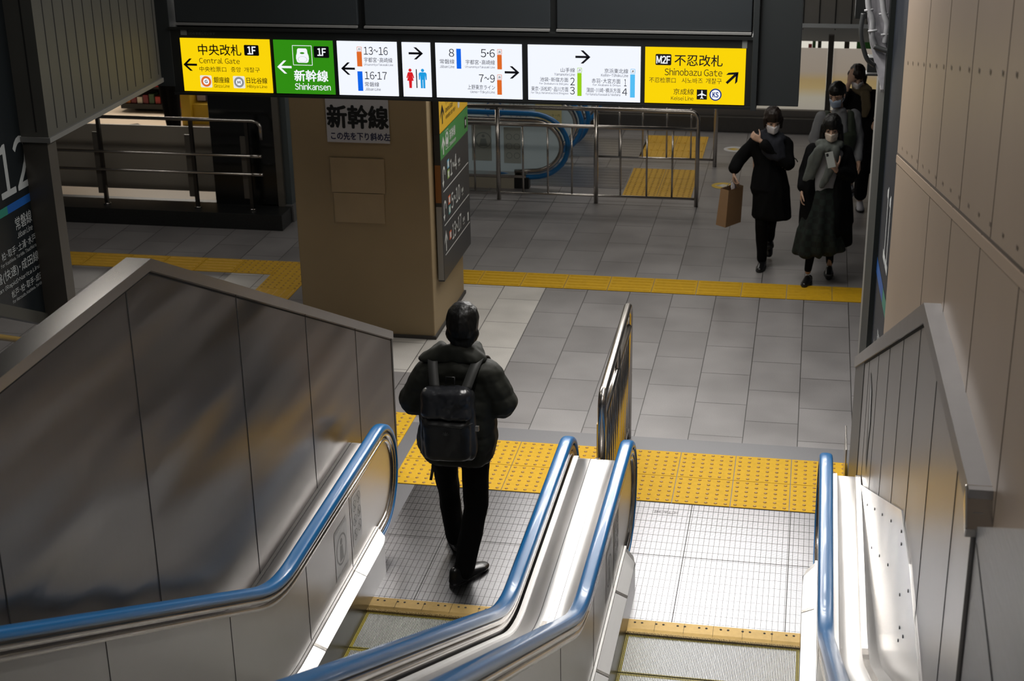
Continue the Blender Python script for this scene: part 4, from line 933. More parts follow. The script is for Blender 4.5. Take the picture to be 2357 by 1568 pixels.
# display shelf with goods
sh = thing('display_shelf', 'low black display stand with packaged goods at the shop entrance, far left', 'shelf', (-9.2, 20.2, 0))
obj('frame', MB().box(-9.50, -8.60, 20.02, 20.5, .05, .10), BLK, sh); obj('frame', MB().box(-9.50, -8.62, 20.48, 20.52, 0, 1.1), BLK, sh)
for z in (.10, .34, .58): obj('tray', MB().box(-9.48, -8.64, 20.02, 20.48, z, z + .02), BLK, sh)
obj('shelf_light', MB().box(-9.45, -8.68, 20.015, 20.03, .40, .42), emit('shelf_glow', '#FFF2D8', 1.4), sh)
COLS = ['#B03434', '#D8D0C0', '#6E3B28', '#C87A3A', '#3B5A3A', '#A8A090', '#7A2430', '#D8B060']
PK = [mat('pack_%s' % 'abcdefgh'[i], c, .4) for i, c in enumerate(COLS)]
for z in (.12, .36, .60):
    for k in range(9):
        x = -9.44 + k * .09; c = random.choice(PK) if z < .3 else (PK[0] if random.random() < .5 else PK[1])
        h_ = random.uniform(.09, .15); o = obj('goods_box', MB().box(x, x + .075, 20.05, 20.2, z, z + h_, bev=.004), c, label='packaged goods box on the %s tray of the black display stand' % {.12: 'lowest', .36: 'middle', .60: 'top'}[z], cat='package', group='packages on the %s tray of the display stand' % {.12: 'lowest', .36: 'middle', .60: 'top'}[z], origin=(x + .037, 20.12, z))
rk = thing('magazine_rack', 'slanted wire rack with coloured packets beside the display stand', 'rack', (-8.5, 20.0, 0))
obj('rack_side', MB().box(-8.58, -8.56, 19.75, 20.4, 0, 1.0), BLK, rk); obj('rack_back', MB().box(-8.56, -8.36, 20.38, 20.4, 0.05, 1.0), BLK, rk)
for k in range(5):
    for j in range(3):
        z = .12 + k * .15; y = 19.85 + j * .18; obj('packet', MB().box(-8.552, -8.53 + .05, y, y + .14, z, z + .12), PK[(k * 3 + j * 5) % 8], rk)
vm = thing('vending_stand', 'yellow stand with a lit shelf and purple packages beside the dark column', 'display stand', (-8.15, 19.6, 0))
obj('body', MB().box(-8.32, -8.18, 19.35, 19.95, 0, 1.2, bev=.01), mat('stand_yellow', (.65, .42, .03), .4), vm)
obj('body', MB().box(-8.18, -7.86, 19.42, 19.95, 0, .28, bev=.01), mat('stand_yellow', (.65, .42, .03), .4), vm)
obj('back_panel', MB().box(-8.18, -7.86, 19.75, 19.95, .28, 1.2), mat('stand_purple', (.05, .03, .09), .4), vm)
obj('shelf_lamp', MB().box(-8.17, -7.88, 19.60, 19.70, .64, .68, bev=.01), emit('lamp_warm', '#FFE9B8', 2.5), vm)
b = MB(); text(b, 'SALE', FY(19.40), -8.02, .20, 0.001, 0.001) if False else None
obj('package', MB().box(-8.16, -8.04, 19.55, 19.70, .30, .47, bev=.006), mat('pk_white', (.55, .5, .6), .4), vm); obj('package', MB().box(-8.02, -7.90, 19.55, 19.70, .30, .50, bev=.006), mat('pk_purple', (.16, .08, .30), .4), vm)
# shop back
struct('wall_back', MB().box(-12, -5.6, 23.9, 24.0, 0, 3.4), mat('shop_back', (.45, .38, .30), .6))

# ================================================================== GLASS ESCALATORS behind the pillar (running along X)
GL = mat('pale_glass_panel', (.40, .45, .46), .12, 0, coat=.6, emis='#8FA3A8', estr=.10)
def glass_escalator(label, y0, y1, xe, far=False):
    t = thing('glass_escalator', label, 'escalator', (xe, (y0 + y1) / 2, 0))
    xw = -5.3
    for y in (y0, y1):
        R = .37; P = [(xe - .80, y, .15), (xe - .62, y, .125)]
        for k in range(17):
            a = -PI / 2 + PI * k / 16; P.append((xe - .42 + .42 * math.cos(a), y, .50 + R * math.sin(a)))
        P += [(xe - .6, y, .872), (xe - 1.2, y, .876), (xw, y, .878)]
        hr = obj('handrail', MB().tube(P, .030, 12), BLUE, t)
        P2 = [(xe - .62, y, .19)] + [(xe - .42 + .345 * math.cos(-PI / 2 + PI * k / 16), y, .50 + .295 * math.sin(-PI / 2 + PI * k / 16)) for k in range(17)] + [(xw, y, .80)]
        obj('balustrade_frame', MB().tube(P2, .030, 10), STEELP, t)
        gl = [(p[0], p[2]) for p in P2] + [(xw, .19)]
        gp = obj('glass_panel', MB().prism(gl, 'y', y - .008, y + .008), GL, t)
        if y == y0:
            F = FY(y - .012); d = MB(); rect(d, F, xe - 1.0, .53, .23, .44, .001); rect(d, F, xe - .64, .50, .20, .42, .001); obj('sticker_film', d, mat('film_pale', (.36, .40, .37), .4), gp)
            d = MB(); ring(d, F, xe - .98, .55, .085, .095, .002)
            for i in range(2):
                for j in range(3): ring(d, F, xe - .68 + .09 * i, .38 + .11 * j, .03, .036, .002)
            disc(d, F, xe - .98, .60, .018, .002); poly(d, F, [(xe - 1.03, .48), (xe - .93, .48), (xe - .95, .57), (xe - 1.01, .57)], .002)
            obj('pictogram', d, mat('film_ink', (.20, .24, .23), .5), gp)
        obj('deck_ledge', MB().box(xw, xe - .48, y - .07, y + .07, .135, .165), STEELP, t)
        if y == y0:
            obj('plinth', MB().box(xw, xe - .62, y - .06, y + .04, 0, .13), mat('plinth_cream', (.36, .33, .26), .5), t)
            obj('plinth', MB().box(xe - .62, xe - .45, y - .05, y + .05, 0, .13), BLK, t)
        else: obj('plinth', MB().box(xw, xe - .5, y - .06, y + .06, 0, .13), STEELK, t)
    pm = mat('far_plate', (.40, .40, .43), .28, .9, var=.08, vscale=6, bump=.5, bscale=6, stretch=(1, 30, 1))
    o = obj('landing_plate', MB().box(xe - .9, xe + .62, y0 + .1, y1 - .1, 0, .006), pm, t)
    g = MB()
    for k in range(9): g.box(xe - .9, xe + .62, y0 + .15 + k * .12, y0 + .152 + k * .12, .006, .007)
    obj('plate_joint', g, GROOVE, o)
    obj('step_tread', MB().box(xw, xe - .9, y0 + .1, y1 - .1, -.05, -.01), STEELK, t)
    return t
ga = glass_escalator('nearer glass-sided escalator with blue handrails behind the railing, ending in a rounded loop', 16.95, 18.02, -2.66)
gb = glass_escalator('farther glass-sided escalator with a yellow notice, behind the nearer one', 18.30, 19.45, -2.62, True)
# notices seen through, on the inner glass of the farther escalator
def notice(label, x, z, w_, h_, y, m_): return obj('notice', MB().box(x - w_ / 2, x + w_ / 2, y - .004, y, z - h_ / 2, z + h_ / 2), m_, label=label, cat='notice', origin=(x, y, z))
n1 = notice('yellow notice with red heading on the glass of the nearer escalator', -3.06, .60, .32, .36, 18.00 - .012, mat('notice_yellow', (.62, .55, .25), .5))
F = FY(17.984); b = MB(); text(b, 'ご注意', F, -3.06, .70, .14, .05, .001, .01); obj('heading', b, mat('ink_red', (.45, .08, .03), .5), n1)
letters([('エスカレーター内', -3.06, .61, .28, .035), ('かけあがり', -3.05, .55, .2, .03)], F, .001, 0, mat('ink_olive', (.12, .11, .05), .5), n1)
n2 = notice('pale notice with two prohibition pictograms on the glass of the nearer escalator', -3.42, .62, .24, .34, 17.984, mat('notice_pale', (.45, .47, .50), .5))
b = MB(); F = FY(17.978)
for x in (-3.48, -3.365): ring(b, F, x, .735, .040, .048, .001); disc(b, F, x, .755, .010, .001); poly(b, F, [(x - .012, .70), (x + .012, .70), (x + .01, .745), (x - .01, .745)], .001)
for x in (-3.48, -3.365): ring(b, F, x, .61, .040, .048, .001)
obj('pictogram', b, mat('film_ink', (.20, .24, .23), .5), n2)
n3 = notice('white notice with a blue ring around a figure on the glass of the nearer escalator', -3.72, .62, .26, .34, 17.984, mat('notice_white', (.50, .52, .52), .5))
b = MB(); ring(b, F, -3.72, .66, .10, .115, .001); obj('ring', b, mat('ring_blue', (.03, .12, .35), .5), n3)
b = MB(); disc(b, F, -3.72, .72, .018, .001); poly(b, F, [(-3.76, .62), (-3.68, .62), (-3.69, .70), (-3.75, .70)], .001); poly(b, F, [(-3.77, .62), (-3.79, .65), (-3.75, .70), (-3.74, .68)], .001); obj('figure', b, BLK, n3)
# round floor stickers
for (x, y, lb, c0, c1, c2) in ((-.915, 17.32, 'round yellow floor sticker with a white arrow, nearer the camera', 'sticker_yellow', 'sticker_arrow_white', (.62, .42, .04)), (-.88, 18.99, 'round white floor sticker with a yellow arrow, farther away', 'sticker_white', 'sticker_arrow_yellow', (.55, .55, .56))):
    F = FZ(.002); b = MB(); disc(b, F, x, y, .135, 0); o = obj('floor_sticker', b, mat(c0, c2, .45), label=lb, cat='floor sticker', origin=(x, y, .002))
    b = MB(); arrow(b, F, x, y, .20, .12, PI, .001, t=.2); obj('arrow', b, mat(c1, (.62, .62, .60) if 'white' in c1 else (.62, .42, .04), .45), o)

# ================================================================== FAR WALL
struct('trim_6', MB().box(-3.2, 3, 19.86, 20.3, 0, .20, bev=.01), mat('kerb_dark', (.045, .042, .04), .5, 0, var=.2, vscale=20))
struct('trim_7', MB().box(-3.2, 3, 19.98, 20.2, .20, .28), mat('kerb_ledge', (.12, .11, .10), .5))
def glowpanel():
    m = bpy.data.materials.new('backlit_frosted_glass'); m.use_nodes = True; n = m.node_tree.nodes; L = m.node_tree.links; b = n['Principled BSDF']
    b.inputs['Roughness'].default_value = .35; b.inputs['Base Color'].default_value = (.35, .32, .28, 1)
    tc = n.new('ShaderNodeTexCoord'); sp = n.new('ShaderNodeSeparateXYZ'); L.new(tc.outputs['Object'], sp.inputs[0])
    cr = n.new('ShaderNodeValToRGB'); mr = n.new('ShaderNodeMapRange'); mr.inputs['From Min'].default_value = .28; mr.inputs['From Max'].default_value = 1.08; L.new(sp.outputs['Z'], mr.inputs['Value']); L.new(mr.outputs[0], cr.inputs[0])
    e = cr.color_ramp.elements; e[0].position = 0; e[0].color = (.47, .43, .36, 1); e[1].position = 1; e[1].color = (.42, .36, .30, 1)
    for p_, c_ in ((.20, (.50, .46, .36, 1)), (.36, (.50, .36, .14, 1)), (.48, (.46, .32, .12, 1)), (.62, (.40, .33, .26, 1))):
        q = e.new(p_); q.color = c_
    L.new(cr.outputs[0], b.inputs['Emission Color']); b.inputs['Emission Strength'].default_value = .50
    return m
GP = glowpanel()
for (i, a, c) in ((2, -3.2, -.96), (3, -.90, .20), (4, .275, 1.5)):
    struct('window_%d' % i, MB().box(a, c, 20.06, 20.08, .28, 1.075), GP)
for k, x in enumerate((-.93, .2375)):
    struct('trim_%d' % (8 + k), MB().box(x - .035, x + .035, 20.02, 20.10, .26, 1.25), STEELK)
struct('trim_10', MB().box(-3.2, 3, 20.4, 20.7, 1.10, 1.275), mat('beam_grey_blue', (.17, .18, .185), .5))
sb = struct('wall_far', MB().box(-3.2, 3, 20.72, 20.8, 1.27, 4), mat('far_slat', (.20, .19, .175), .5, 0, var=.1, vscale=5)); g = MB(); x = -3.0
while x < 3: g.box(x - .008, x + .008, 20.715, 20.72, 1.27, 4); x += .205
obj('slat_groove', g, GROOVE, sb, kind='structure')
g = MB(); x = -3.0
while x < 3: disc(g, FY(20.4), x, 1.255, .008, .002, seg=8); x += .41
obj('bolt', g, GROOVE, sb, kind='structure')
# bright slot of the hall beyond, with things seen in it
struct('glow_wall_beyond', MB().box(-6, 3, 22.5, 22.6, 0, 3.4), emit('hall_glow', '#EDE8DA', .8))  # wall glows by itself to stand for a brightly lit hall
for (xa, xb, c, lb) in SLOT:
    yy = 22.3 if 'red' in lb else 22.42
    z0, z1 = (0, .70) if 'red' in lb else (0, 1.0)
    obj('poster', MB().box(xa, xb, yy, yy + .03, z0, z1), mat('poster_' + c[1:4], c, .5), label=lb, cat='poster', origin=((xa + xb) / 2, yy, z0))

# ================================================================== CEILINGS AND CEILING LAMPS
CE = mat('ceiling_dark', (.10, .10, .10), .7)
struct('ceiling', MB().box(-12, 6, 10.45, 26, 3.45, 3.55), CE)
struct('ceiling_stair', MB().prism([(10.45, 5.2), (7.0, 5.4), (-1.0, 8.8), (-1.0, 8.9), (7.0, 5.5), (10.45, 5.3)], 'x', -8, 6), CE)
struct('wall_outer', MB().box(-12.1, -12.0, -1, 26, 0, 9), CE)
LAMP = emit('lamp_diffuser', '#FFF8EC', 3.0)
PIVOT = None
def lamp(label, x, y, z, sx, sy, tilt=0, group='ceiling lamps over the concourse'):
    t = thing('ceiling_lamp', label, 'ceiling lamp', (x, y, z + .03), group)
    f_ = lambda q: q
    obj('lamp_housing', MB().box(x - sx / 2 - .04, x + sx / 2 + .04, y - sy / 2 - .04, y + sy / 2 + .04, z + .03, z + .08), GREY, t)
    obj('diffuser', MB().box(x - sx / 2, x + sx / 2, y - sy / 2, y + sy / 2, z + .015, z + .03), LAMP, t)
for (x, y) in ((-1.2, 13.3), (-2.3, 17.8), (-.6, 20.6), (-6.6, 13.2), (-9.0, 20.5)): lamp('long ceiling lamp over the concourse', x, y, 3.37, 2.2, .3)
for (x, y, sx) in ((-1.15, 11.3, 3.0), (-1.15, 12.1, 3.0), (-1.15, 12.9, 3.0), (-1.15, 13.7, 3.0), (-1.15, 14.5, 3.0), (-4.0, 11.2, 1.6), (-4.0, 11.75, 1.6)): lamp('slim unseen lamp tube just behind the hanging sign', x, y + .05, 3.39, sx, .10, group='slim unseen lamps behind the hanging sign')  # the left tubes are added to brighten the left deck
for (x, y, z, sy) in ((-.9, 9.0, 4.96, 2.4), (-1.2, 4.6, 5.9, 2.4), (-4.75, 8.6, 4.96, 2.4)): lamp('long ceiling lamp above the escalators', x, y, z, .25, sy, group='ceiling lamps above the escalators')

# ================================================================== PEOPLE
def V(*a): return Vector(a)
def _sph(b, c, r, seg=10):
    r = (r, r, r) if not isinstance(r, (tuple, list)) else r
    m = bmesh.ops.create_uvsphere(b, u_segments=seg, v_segments=seg // 2 + 1, radius=1)['verts']
    for v in m: v.co = Vector((c[0] + v.co.x * r[0], c[1] + v.co.y * r[1], c[2] + v.co.z * r[2]))
    return m
def blob(name, prims, m, parent, X, vox=.012, smooth=3, disp=None, label=None, mats=None, decim=None, cut=None):
    """union of tapered capsules / ellipsoids, remeshed into one smooth surface. X: local->world matrix"""
    tot = bmesh.new()
    for p in prims:
        b = bmesh.new()
        if p[0] == 'e': _sph(b, p[1], p[2], 16)
        elif p[0] == 'c':
            _sph(b, p[1], p[3]); _sph(b, p[2], p[4]); r_ = bmesh.ops.convex_hull(b, input=b.verts); bmesh.ops.delete(b, geom=[g for g in r_['geom_interior'] if isinstance(g, bmesh.types.BMVert)], context='VERTS')
        elif p[0] == 'h':          # hull of several ellipsoids
            for c, r in p[1]: _sph(b, c, r)
            r_ = bmesh.ops.convex_hull(b, input=b.verts); bmesh.ops.delete(b, geom=[g for g in r_['geom_interior'] if isinstance(g, bmesh.types.BMVert)], context='VERTS')
        me_ = bpy.data.meshes.new('tmp'); b.to_mesh(me_); b.free(); tot.from_mesh(me_); bpy.data.meshes.remove(me_)
    me = bpy.data.meshes.new('tmp'); tot.to_mesh(me); tot.free()
    o = bpy.data.objects.new('tmp', me); COL.objects.link(o)
    md = o.modifiers.new('r', 'REMESH'); md.mode = 'VOXEL'; md.voxel_size = vox
    dg = bpy.context.evaluated_depsgraph_get(); me2 = bpy.data.meshes.new_from_object(o.evaluated_get(dg)); bpy.data.objects.remove(o)
    bm = bmesh.new(); bm.from_mesh(me2); bpy.data.meshes.remove(me2)
    for _ in range(smooth): bmesh.ops.smooth_vert(bm, verts=bm.verts, factor=.5, use_axis_x=True, use_axis_y=True, use_axis_z=True)
    if cut: 
        dl = [v for v in bm.verts if cut(v.co)]; bmesh.ops.delete(bm, geom=dl, context='VERTS')
    bm.normal_update()
    if disp:
        dd = [(v, disp(v.co, v.normal)) for v in bm.verts]
        for v, d in dd: v.co += v.normal * d
    for v in bm.verts: v.co = X @ v.co
    for f in bm.faces: f.smooth = True
    mb = MB(); mb.bm.free(); mb.bm = bm
    return obj(name, mb, m, parent, label=label)
def nz(co, s): return noise.noise(Vector(co) * s)
def folds(a=.006, s=7, zs=.35): return lambda c, n: a * noise.noise(Vector((c.x * s, c.y * s, c.z * s * zs))) + a * .5 * noise.noise(Vector((c.x * s * 2.3, c.y * s * 2.3, c.z * s)))
SKIN = mat('skin', (.47, .30, .215), .55)
HAIR = mat('black_hair', (.004, .0038, .0035), .42, 0, spec=.3, bump=.5, bscale=60, stretch=(1, 1, .15)); HAIRB = mat('brown_hair', (.012, .007, .005), .45, 0, spec=.3, bump=.5, bscale=60, stretch=(1, 1, .15))
COATM = mat('black_coat', (.004, .0042, .005), .85, spec=.12); JACK = mat('dark_olive_jacket', (.016, .017, .013), .65, 0, bump=.2, bscale=30, spec=.25)
TROU = mat('black_trousers', (.003, .003, .0035), .85, spec=.12); LEATH = mat('black_leather', (.008, .008, .009), .28, 0, bump=.2, bscale=70); SOLE = mat('shoe_sole', (.015, .015, .015), .6)
MASKW = mat('mask_white', (.60, .58, .60), .7); MASKB = mat('mask_beige', (.60, .52, .44), .7); MASKU = mat('mask_blue', (.33, .40, .52), .7)
EYEW = mat('eye_white', (.30, .27, .25), .4); EYED = mat('eye_dark', (.01, .006, .004), .2)
def hand(wr, d, nrm, side, curl=.5, s=1.0, spread=.018):
    """wrist, direction, palm normal, side=+1 thumb to (d x n); returns prims with five fingers"""
    wr = Vector(wr); d = Vector(d).normalized(); nrm = Vector(nrm); nrm = (nrm - d * nrm.dot(d)).normalized(); sd = d.cross(nrm) * side
    P = []; k = s
    palm_e = wr + d * .088 * k
    P.append(('h', [(wr + d * .008, .020 * k), (palm_e + sd * .028 * k, .0125 * k), (palm_e - sd * .028 * k, .0115 * k), (wr + d * .04 * k + sd * .028 * k, .014 * k), (wr + d * .04 * k - sd * .024 * k, .013 * k)]))
    L = [.074, .082, .077, .062]
    for i, l in enumerate(L):
        p = palm_e + sd * (.030 - .0195 * i) * k; a = curl * .55; seg = [l * .45 * k, l * .32 * k, l * .26 * k]; r = .0092 * k if i < 3 else .0082 * k; dr = (d + sd * (.10 - .07 * i)).normalized()
        for j in range(3):
            a_ = curl * (.55 + .75 * j); dd = dr * math.cos(a_) + nrm * math.sin(a_); q = p + dd * seg[j]; P.append(('c', p, q, r, r * .92)); p = q; r *= .93
    p = wr + d * .030 * k + sd * .026 * k
    for j, (l, mix) in enumerate(((.042, .75), (.034, .55), (.026, .35))):
        dd = (d * (1 - mix * .6) + sd * mix + nrm * (.25 + curl * .35)).normalized(); q = p + dd * l * k; P.append(('c', p, q, (.0125 - .001 * j) * k, (.0115 - .0012 * j) * k)); p = q
    return P
def head_prims(c, s=1.0, yaw=0.0, pitch=0.0):
    """c: head centre (eye level). faces +y locally, turned by yaw"""
    Rm = Matrix.Rotation(yaw, 3, 'Z') @ Matrix.Rotation(pitch, 3, 'X'); c = Vector(c)
    def q(x, y, z): return c + Rm @ Vector((x, y, z)) * s
    P = [('h', [(q(0, -.015, .045), .078 * s), (q(0, .020, .035), .072 * s), (q(0, -.03, .02), .070 * s)]),
         ('h', [(q(0, .030, -.01), .060 * s), (q(0, .052, -.085), .026 * s), (q(.030, .02, -.07), .026 * s), (q(-.030, .02, -.07), .026 * s), (q(0, -.03, -.03), .055 * s)]),
         ('c', q(0, .085, .005), q(0, .104, -.032), .009 * s, .0125 * s), ('c', q(-.030, .076, .022), q(.030, .076, .022), .012 * s, .012 * s),
         ('c', q(-.014, .088, -.062), q(.014, .088, -.062), .008 * s, .008 * s), ('e', q(0, .070, -.092), (.020 * s, .016 * s, .014 * s))]
    for sx in (-1, 1): P.append(('h', [(q(sx * .078, -.008, .012), (.008 * s, .014 * s, .016 * s)), (q(sx * .076, -.002, -.022), (.007 * s, .010 * s, .010 * s))]))
    return P, q
def face_parts(par, X, q, s=1.0):
    for sx in (-1, 1):
        blob_ = MB(); c = X @ q(sx * .031, .0785, .004); blob_.ball(c, .0105 * s, 12, sc=(1, 1, .62)); e = obj('eye', blob_, EYEW, par)
        b = MB(); c = X @ q(sx * .031, .0865, .003); b.ball(c, .0062 * s, 10); obj('iris', b, EYED, e)
        b = MB(); b.tube([X @ q(sx * .014, .089, .026), X @ q(sx * .032, .092, .031), X @ q(sx * .050, .082, .026)], [.0022, .003, .0018], 6); obj('eyebrow', b, HAIR, par)
        b = MB(); b.tube([X @ q(sx * .016, .089, .010), X @ q(sx * .031, .0925, .0135), X @ q(sx * .046, .083, .009)], .0018, 6); obj('eyelid', b, HAIR, e)
def mask_part(par, X, q, m, s=1.0):
    P = [('h', [(q(0, .104, -.030), .014 * s), (q(0, .098, -.085), .014 * s), (q(-.050, .052, -.030), .014 * s), (q(.050, .052, -.030), .014 * s), (q(-.040, .045, -.092), .014 * s), (q(.040, .045, -.092), .014 * s)])]
    o = blob('face_mask', P, m, par, X, .005, 3)
    b = MB()
    for sx in (-1, 1):
        b.tube([X @ q(sx * .052, .06, -.03), X @ q(sx * .082, .0, -.005)], .0016, 6); b.tube([X @ q(sx * .045, .055, -.085), X @ q(sx * .082, .0, -.02)], .0016, 6)
    obj('ear_loop', b, m, o); 
    g = MB()
    for z in (-.045, -.060, -.075): g.tube([X @ q(-.045, .080, z), X @ q(-.02, .110, z), X @ q(.02, .110, z), X @ q(.045, .080, z)], .0014, 6)
    obj('pleat', g, m, o)
def shoe(par, X, heel, toe, z=0.0, m=None, w_=.046, hi=.07, name='shoe', lift=0.0, ank=None):
    heel = Vector(heel); toe = Vector(toe); d = (toe - heel).normalized(); sd = d.cross(V(0, 0, 1))
    h0 = heel + V(0, 0, z + lift); t0 = toe + V(0, 0, z)
    P = [('h', [(h0 + d * .035 + V(0, 0, .035), (.034, .034, .034)), (h0 + d * .045 + V(0, 0, hi), (.034, .034, .03)), (h0 + d * .12 + V(0, 0, .03), (w_ * .9, w_ * .9, .03))]),
         ('h', [(h0 + d * .10 + V(0, 0, .045), (.036, .036, .040)), (t0 - d * .08 + V(0, 0, .028), (w_, w_, .028)), (t0 - d * .04 + V(0, 0, .024), (w_ * .8, w_ * .8, .022))])]
    o = blob(name, P, m or LEATH, par, X, .006, 3)
    pts = []
    for k in range(20):
        a = 2 * PI * k / 20; c = math.cos(a); s_ = math.sin(a); L = (t0 - h0).length; w2 = (.042 if c < 0 else .048); pts.append(h0 + d * (L / 2 + c * L * .51) + sd * s_ * w2)
    b = MB(); lo = [b.bm.verts.new(X @ (p + V(0, 0, .001))) for p in pts]; hi_ = [b.bm.verts.new(X @ (p + V(0, 0, .024))) for p in pts]
    b.bm.faces.new(lo); b.bm.faces.new(hi_)
    for k in range(20): b.bm.faces.new((lo[k], lo[(k + 1) % 20], hi_[(k + 1) % 20], hi_[k]))
    obj('sole', b, SOLE, o); return o
def frame(x, y, rz): return Matrix.Translation((x, y, 0)) @ Matrix.Rotation(rz, 4, 'Z')

# ---------------------------------------------------------------- person walking off the left escalator, seen from behind
X = frame(-1.97, 8.25, 0.0)
pm = thing('person', 'person seen from behind in a dark padded jacket, walking off the left escalator', 'person', (-1.97, 8.25, 0))
hp, q = head_prims((.045, .02, 1.675), 1.08, yaw=.08, pitch=-.10)
lw, rw = V(-.20, .30, 1.13), V(.17, .32, 1.12)
prims = hp + [('c', (.03, -.005, 1.60), (.0, -.01, 1.46), .056, .062), ('h', [((-.13, 0, 1.38), .06), ((.15, 0, 1.40), .06), ((-.08, 0, 1.15), .09), ((.10, 0, 1.15), .09), ((0, 0, .98), .13)]),
         ('h', [((-.09, 0, .95), .10), ((.10, 0, .95), .10), ((0, 0, .88), .10)]),
         ('c', (-.15, 0, 1.37), (-.27, .02, 1.16), .05, .042), ('c', (-.27, .02, 1.16), lw, .042, .027), ('c', (.17, 0, 1.39), (.27, .03, 1.17), .05, .042), ('c', (.27, .03, 1.17), rw, .042, .027),
         ('c', (-.09, .0, .90), (-.11, .16, .52), .085, .055), ('c', (-.11, .16, .52), (-.10, .30, .12), .054, .036), ('c', (.09, 0, .90), (.085, .03, .48), .085, .055), ('c', (.085, .03, .48), (.02, -.07, .10), .054, .036),]
prims += hand(lw, (.55, .75, .1), (.6, -.2, .5), 1, .9) + hand(rw, (-.5, .8, .1), (-.6, -.2, .5), -1, .9)
body = blob('body', prims, SKIN, pm, X, .0065, 3)
# hair
blob('hair', [('h', [(q(0, -.022, .048), .100), (q(0, .022, .050), .090), (q(0, -.040, .005), .095)]), ('h', [(q(-.048, -.040, -.035), .050), (q(.048, -.040, -.035), .050), (q(-.022, -.052, -.088), .034), (q(.022, -.052, -.088), .034)])], HAIR, pm, X, .006, 3,
     disp=lambda c, n: .0022 * noise.noise(Vector((c.x * 110, c.y * 110, c.z * 12))))
# padded jacket
def puff(c, n):
    return .006 * abs(math.sin((c.z + .02 * math.sin(c.x * 9)) * PI / .115)) ** .6 + .006 * noise.noise(c * 11) + .0035 * noise.noise(c * 32)
jk = [('h', [((-.15, -.01, 1.385), (.085, .10, .07)), ((.175, -.01, 1.405), (.085, .10, .07)), ((0, -.01, 1.44), (.11, .10, .06))]),
      ('h', [((-.15, 0, 1.36), .09), ((.17, 0, 1.37), .09), ((-.10, .0, 1.12), (.12, .15, .1)), ((.11, .0, 1.12), (.12, .15, .1))]),
      ('h', [((-.10, .0, 1.14), (.12, .15, .1)), ((.11, .0, 1.14), (.12, .15, .1)), ((-.135, .0, .93), (.12, .16, .08)), ((.115, .0, .95), (.12, .16, .08))]),
      ('h', [((-.135, .0, .93), (.12, .16, .08)), ((.115, .0, .95), (.12, .16, .08)), ((-.10, .0, .845), (.12, .15, .05)), ((.085, .0, .845), (.13, .15, .05))]),
      ('c', (-.165, -.01, 1.36), (-.265, .01, 1.19), .098, .098), ('c', (-.265, .01, 1.19), (-.20, .24, 1.13), .094, .062), ('c', (.19, -.01, 1.37), (.265, .01, 1.20), .098, .098), ('c', (.265, .01, 1.20), (.18, .26, 1.12), .094, .060)]
jo = blob('jacket', jk, JACK, pm, X, .010, 3, disp=puff)
blob('collar', [('h', [((-.13, -.04, 1.485), (.060, .050, .030)), ((.11, -.05, 1.495), (.060, .050, .030)), ((.0, -.065, 1.555), (.085, .035, .03))]), ('h', [((-.175, -.03, 1.475), (.05, .05, .025)), ((-.11, .08, 1.51), .035), ((-.07, -.04, 1.55), .03)]), ('h', [((.145, -.03, 1.485), (.05, .05, .03)), ((.11, .08, 1.52), .035), ((.08, -.04, 1.56), .03)])], JACK, jo, X, .009, 3, disp=lambda c, n: .006 * noise.noise(c * 22))
for lw_, rr in ((V(-.20, .255, 1.13), .045), (V(.175, .275, 1.12), .045)): pass
# trousers
tr = [('h', [((-.07, 0, .93), .12), ((.08, 0, .93), .12), ((-.085, .02, .86), .095), ((.095, 0, .86), .095)]), ('c', (-.10, .02, .84), (-.115, .17, .50), .090, .070), ('c', (-.115, .17, .50), (-.11, .29, .11), .070, .064), ('c', (.10, .0, .84), (.088, .03, .48), .092, .076), ('c', (.088, .03, .48), (.025, -.065, .085), .076, .072)]
blob('trousers', tr, TROU, pm, X, .010, 3, disp=folds(.008, 9, .5))
shoe(pm, X, (-.045, -.165, 0), (.125, .135, 0), m=LEATH, w_=.058, hi=.10); shoe(pm, X, (-.08, .235, 0), (-.18, .50, 0), m=LEATH, w_=.05, hi=.08, lift=.03)
# backpack: a thing of its own
bp_ = thing('backpack', 'black backpack with a glossy top flap on the back of the person leaving the escalator', 'backpack', (-1.98, 8.02, .9))
bag_m = mat('backpack_fabric', (.010, .0105, .011), .42, 0, bump=.15, bscale=60); bag_s = mat('backpack_shiny', (.016, .017, .020), .30, 0)
bo = blob('main_bag', [('h', [((-.115, -.20, 1.30), (.06, .07, .06)), ((.095, -.20, 1.31), (.06, .07, .06)), ((-.13, -.20, .96), (.05, .07, .05)), ((.11, -.20, .96), (.05, .07, .05))]), ('h', [((-.10, -.26, 1.16), (.05, .06, .04)), ((.09, -.26, 1.16), (.05, .06, .04)), ((-.10, -.26, .97), (.045, .06, .04)), ((.09, -.26, .97), (.045, .06, .04))])], bag_m, bp_, X, .008, 3, disp=lambda c, n: .005 * noise.noise(c * 16))
blob('top_flap', [('h', [((-.10, -.225, 1.335), (.06, .075, .04)), ((.085, -.225, 1.345), (.06, .075, .04)), ((-.10, -.265, 1.23), (.055, .05, .035)), ((.09, -.265, 1.225), (.055, .05, .035))])], bag_s, bp_, X, .007, 2, disp=lambda c, n: .012 * noise.noise(Vector((c.x * 9, c.y * 9, c.z * 16))) + .004 * noise.noise(c * 34))
b = MB(); b.tube([X @ V(-.155, -.27, 1.19), X @ V(-.10, -.315, 1.175), X @ V(.09, -.318, 1.165), X @ V(.15, -.27, 1.18)], .004, 6); b.tube([X @ V(-.15, -.25, 1.02), X @ V(-.145, -.30, 1.10), X @ V(-.15, -.27, 1.19)], .003, 6); obj('zip', b, GROOVE, bo)
b = MB(); F = lambda u, v, n=0: X @ V(u, -.322 - n, v)
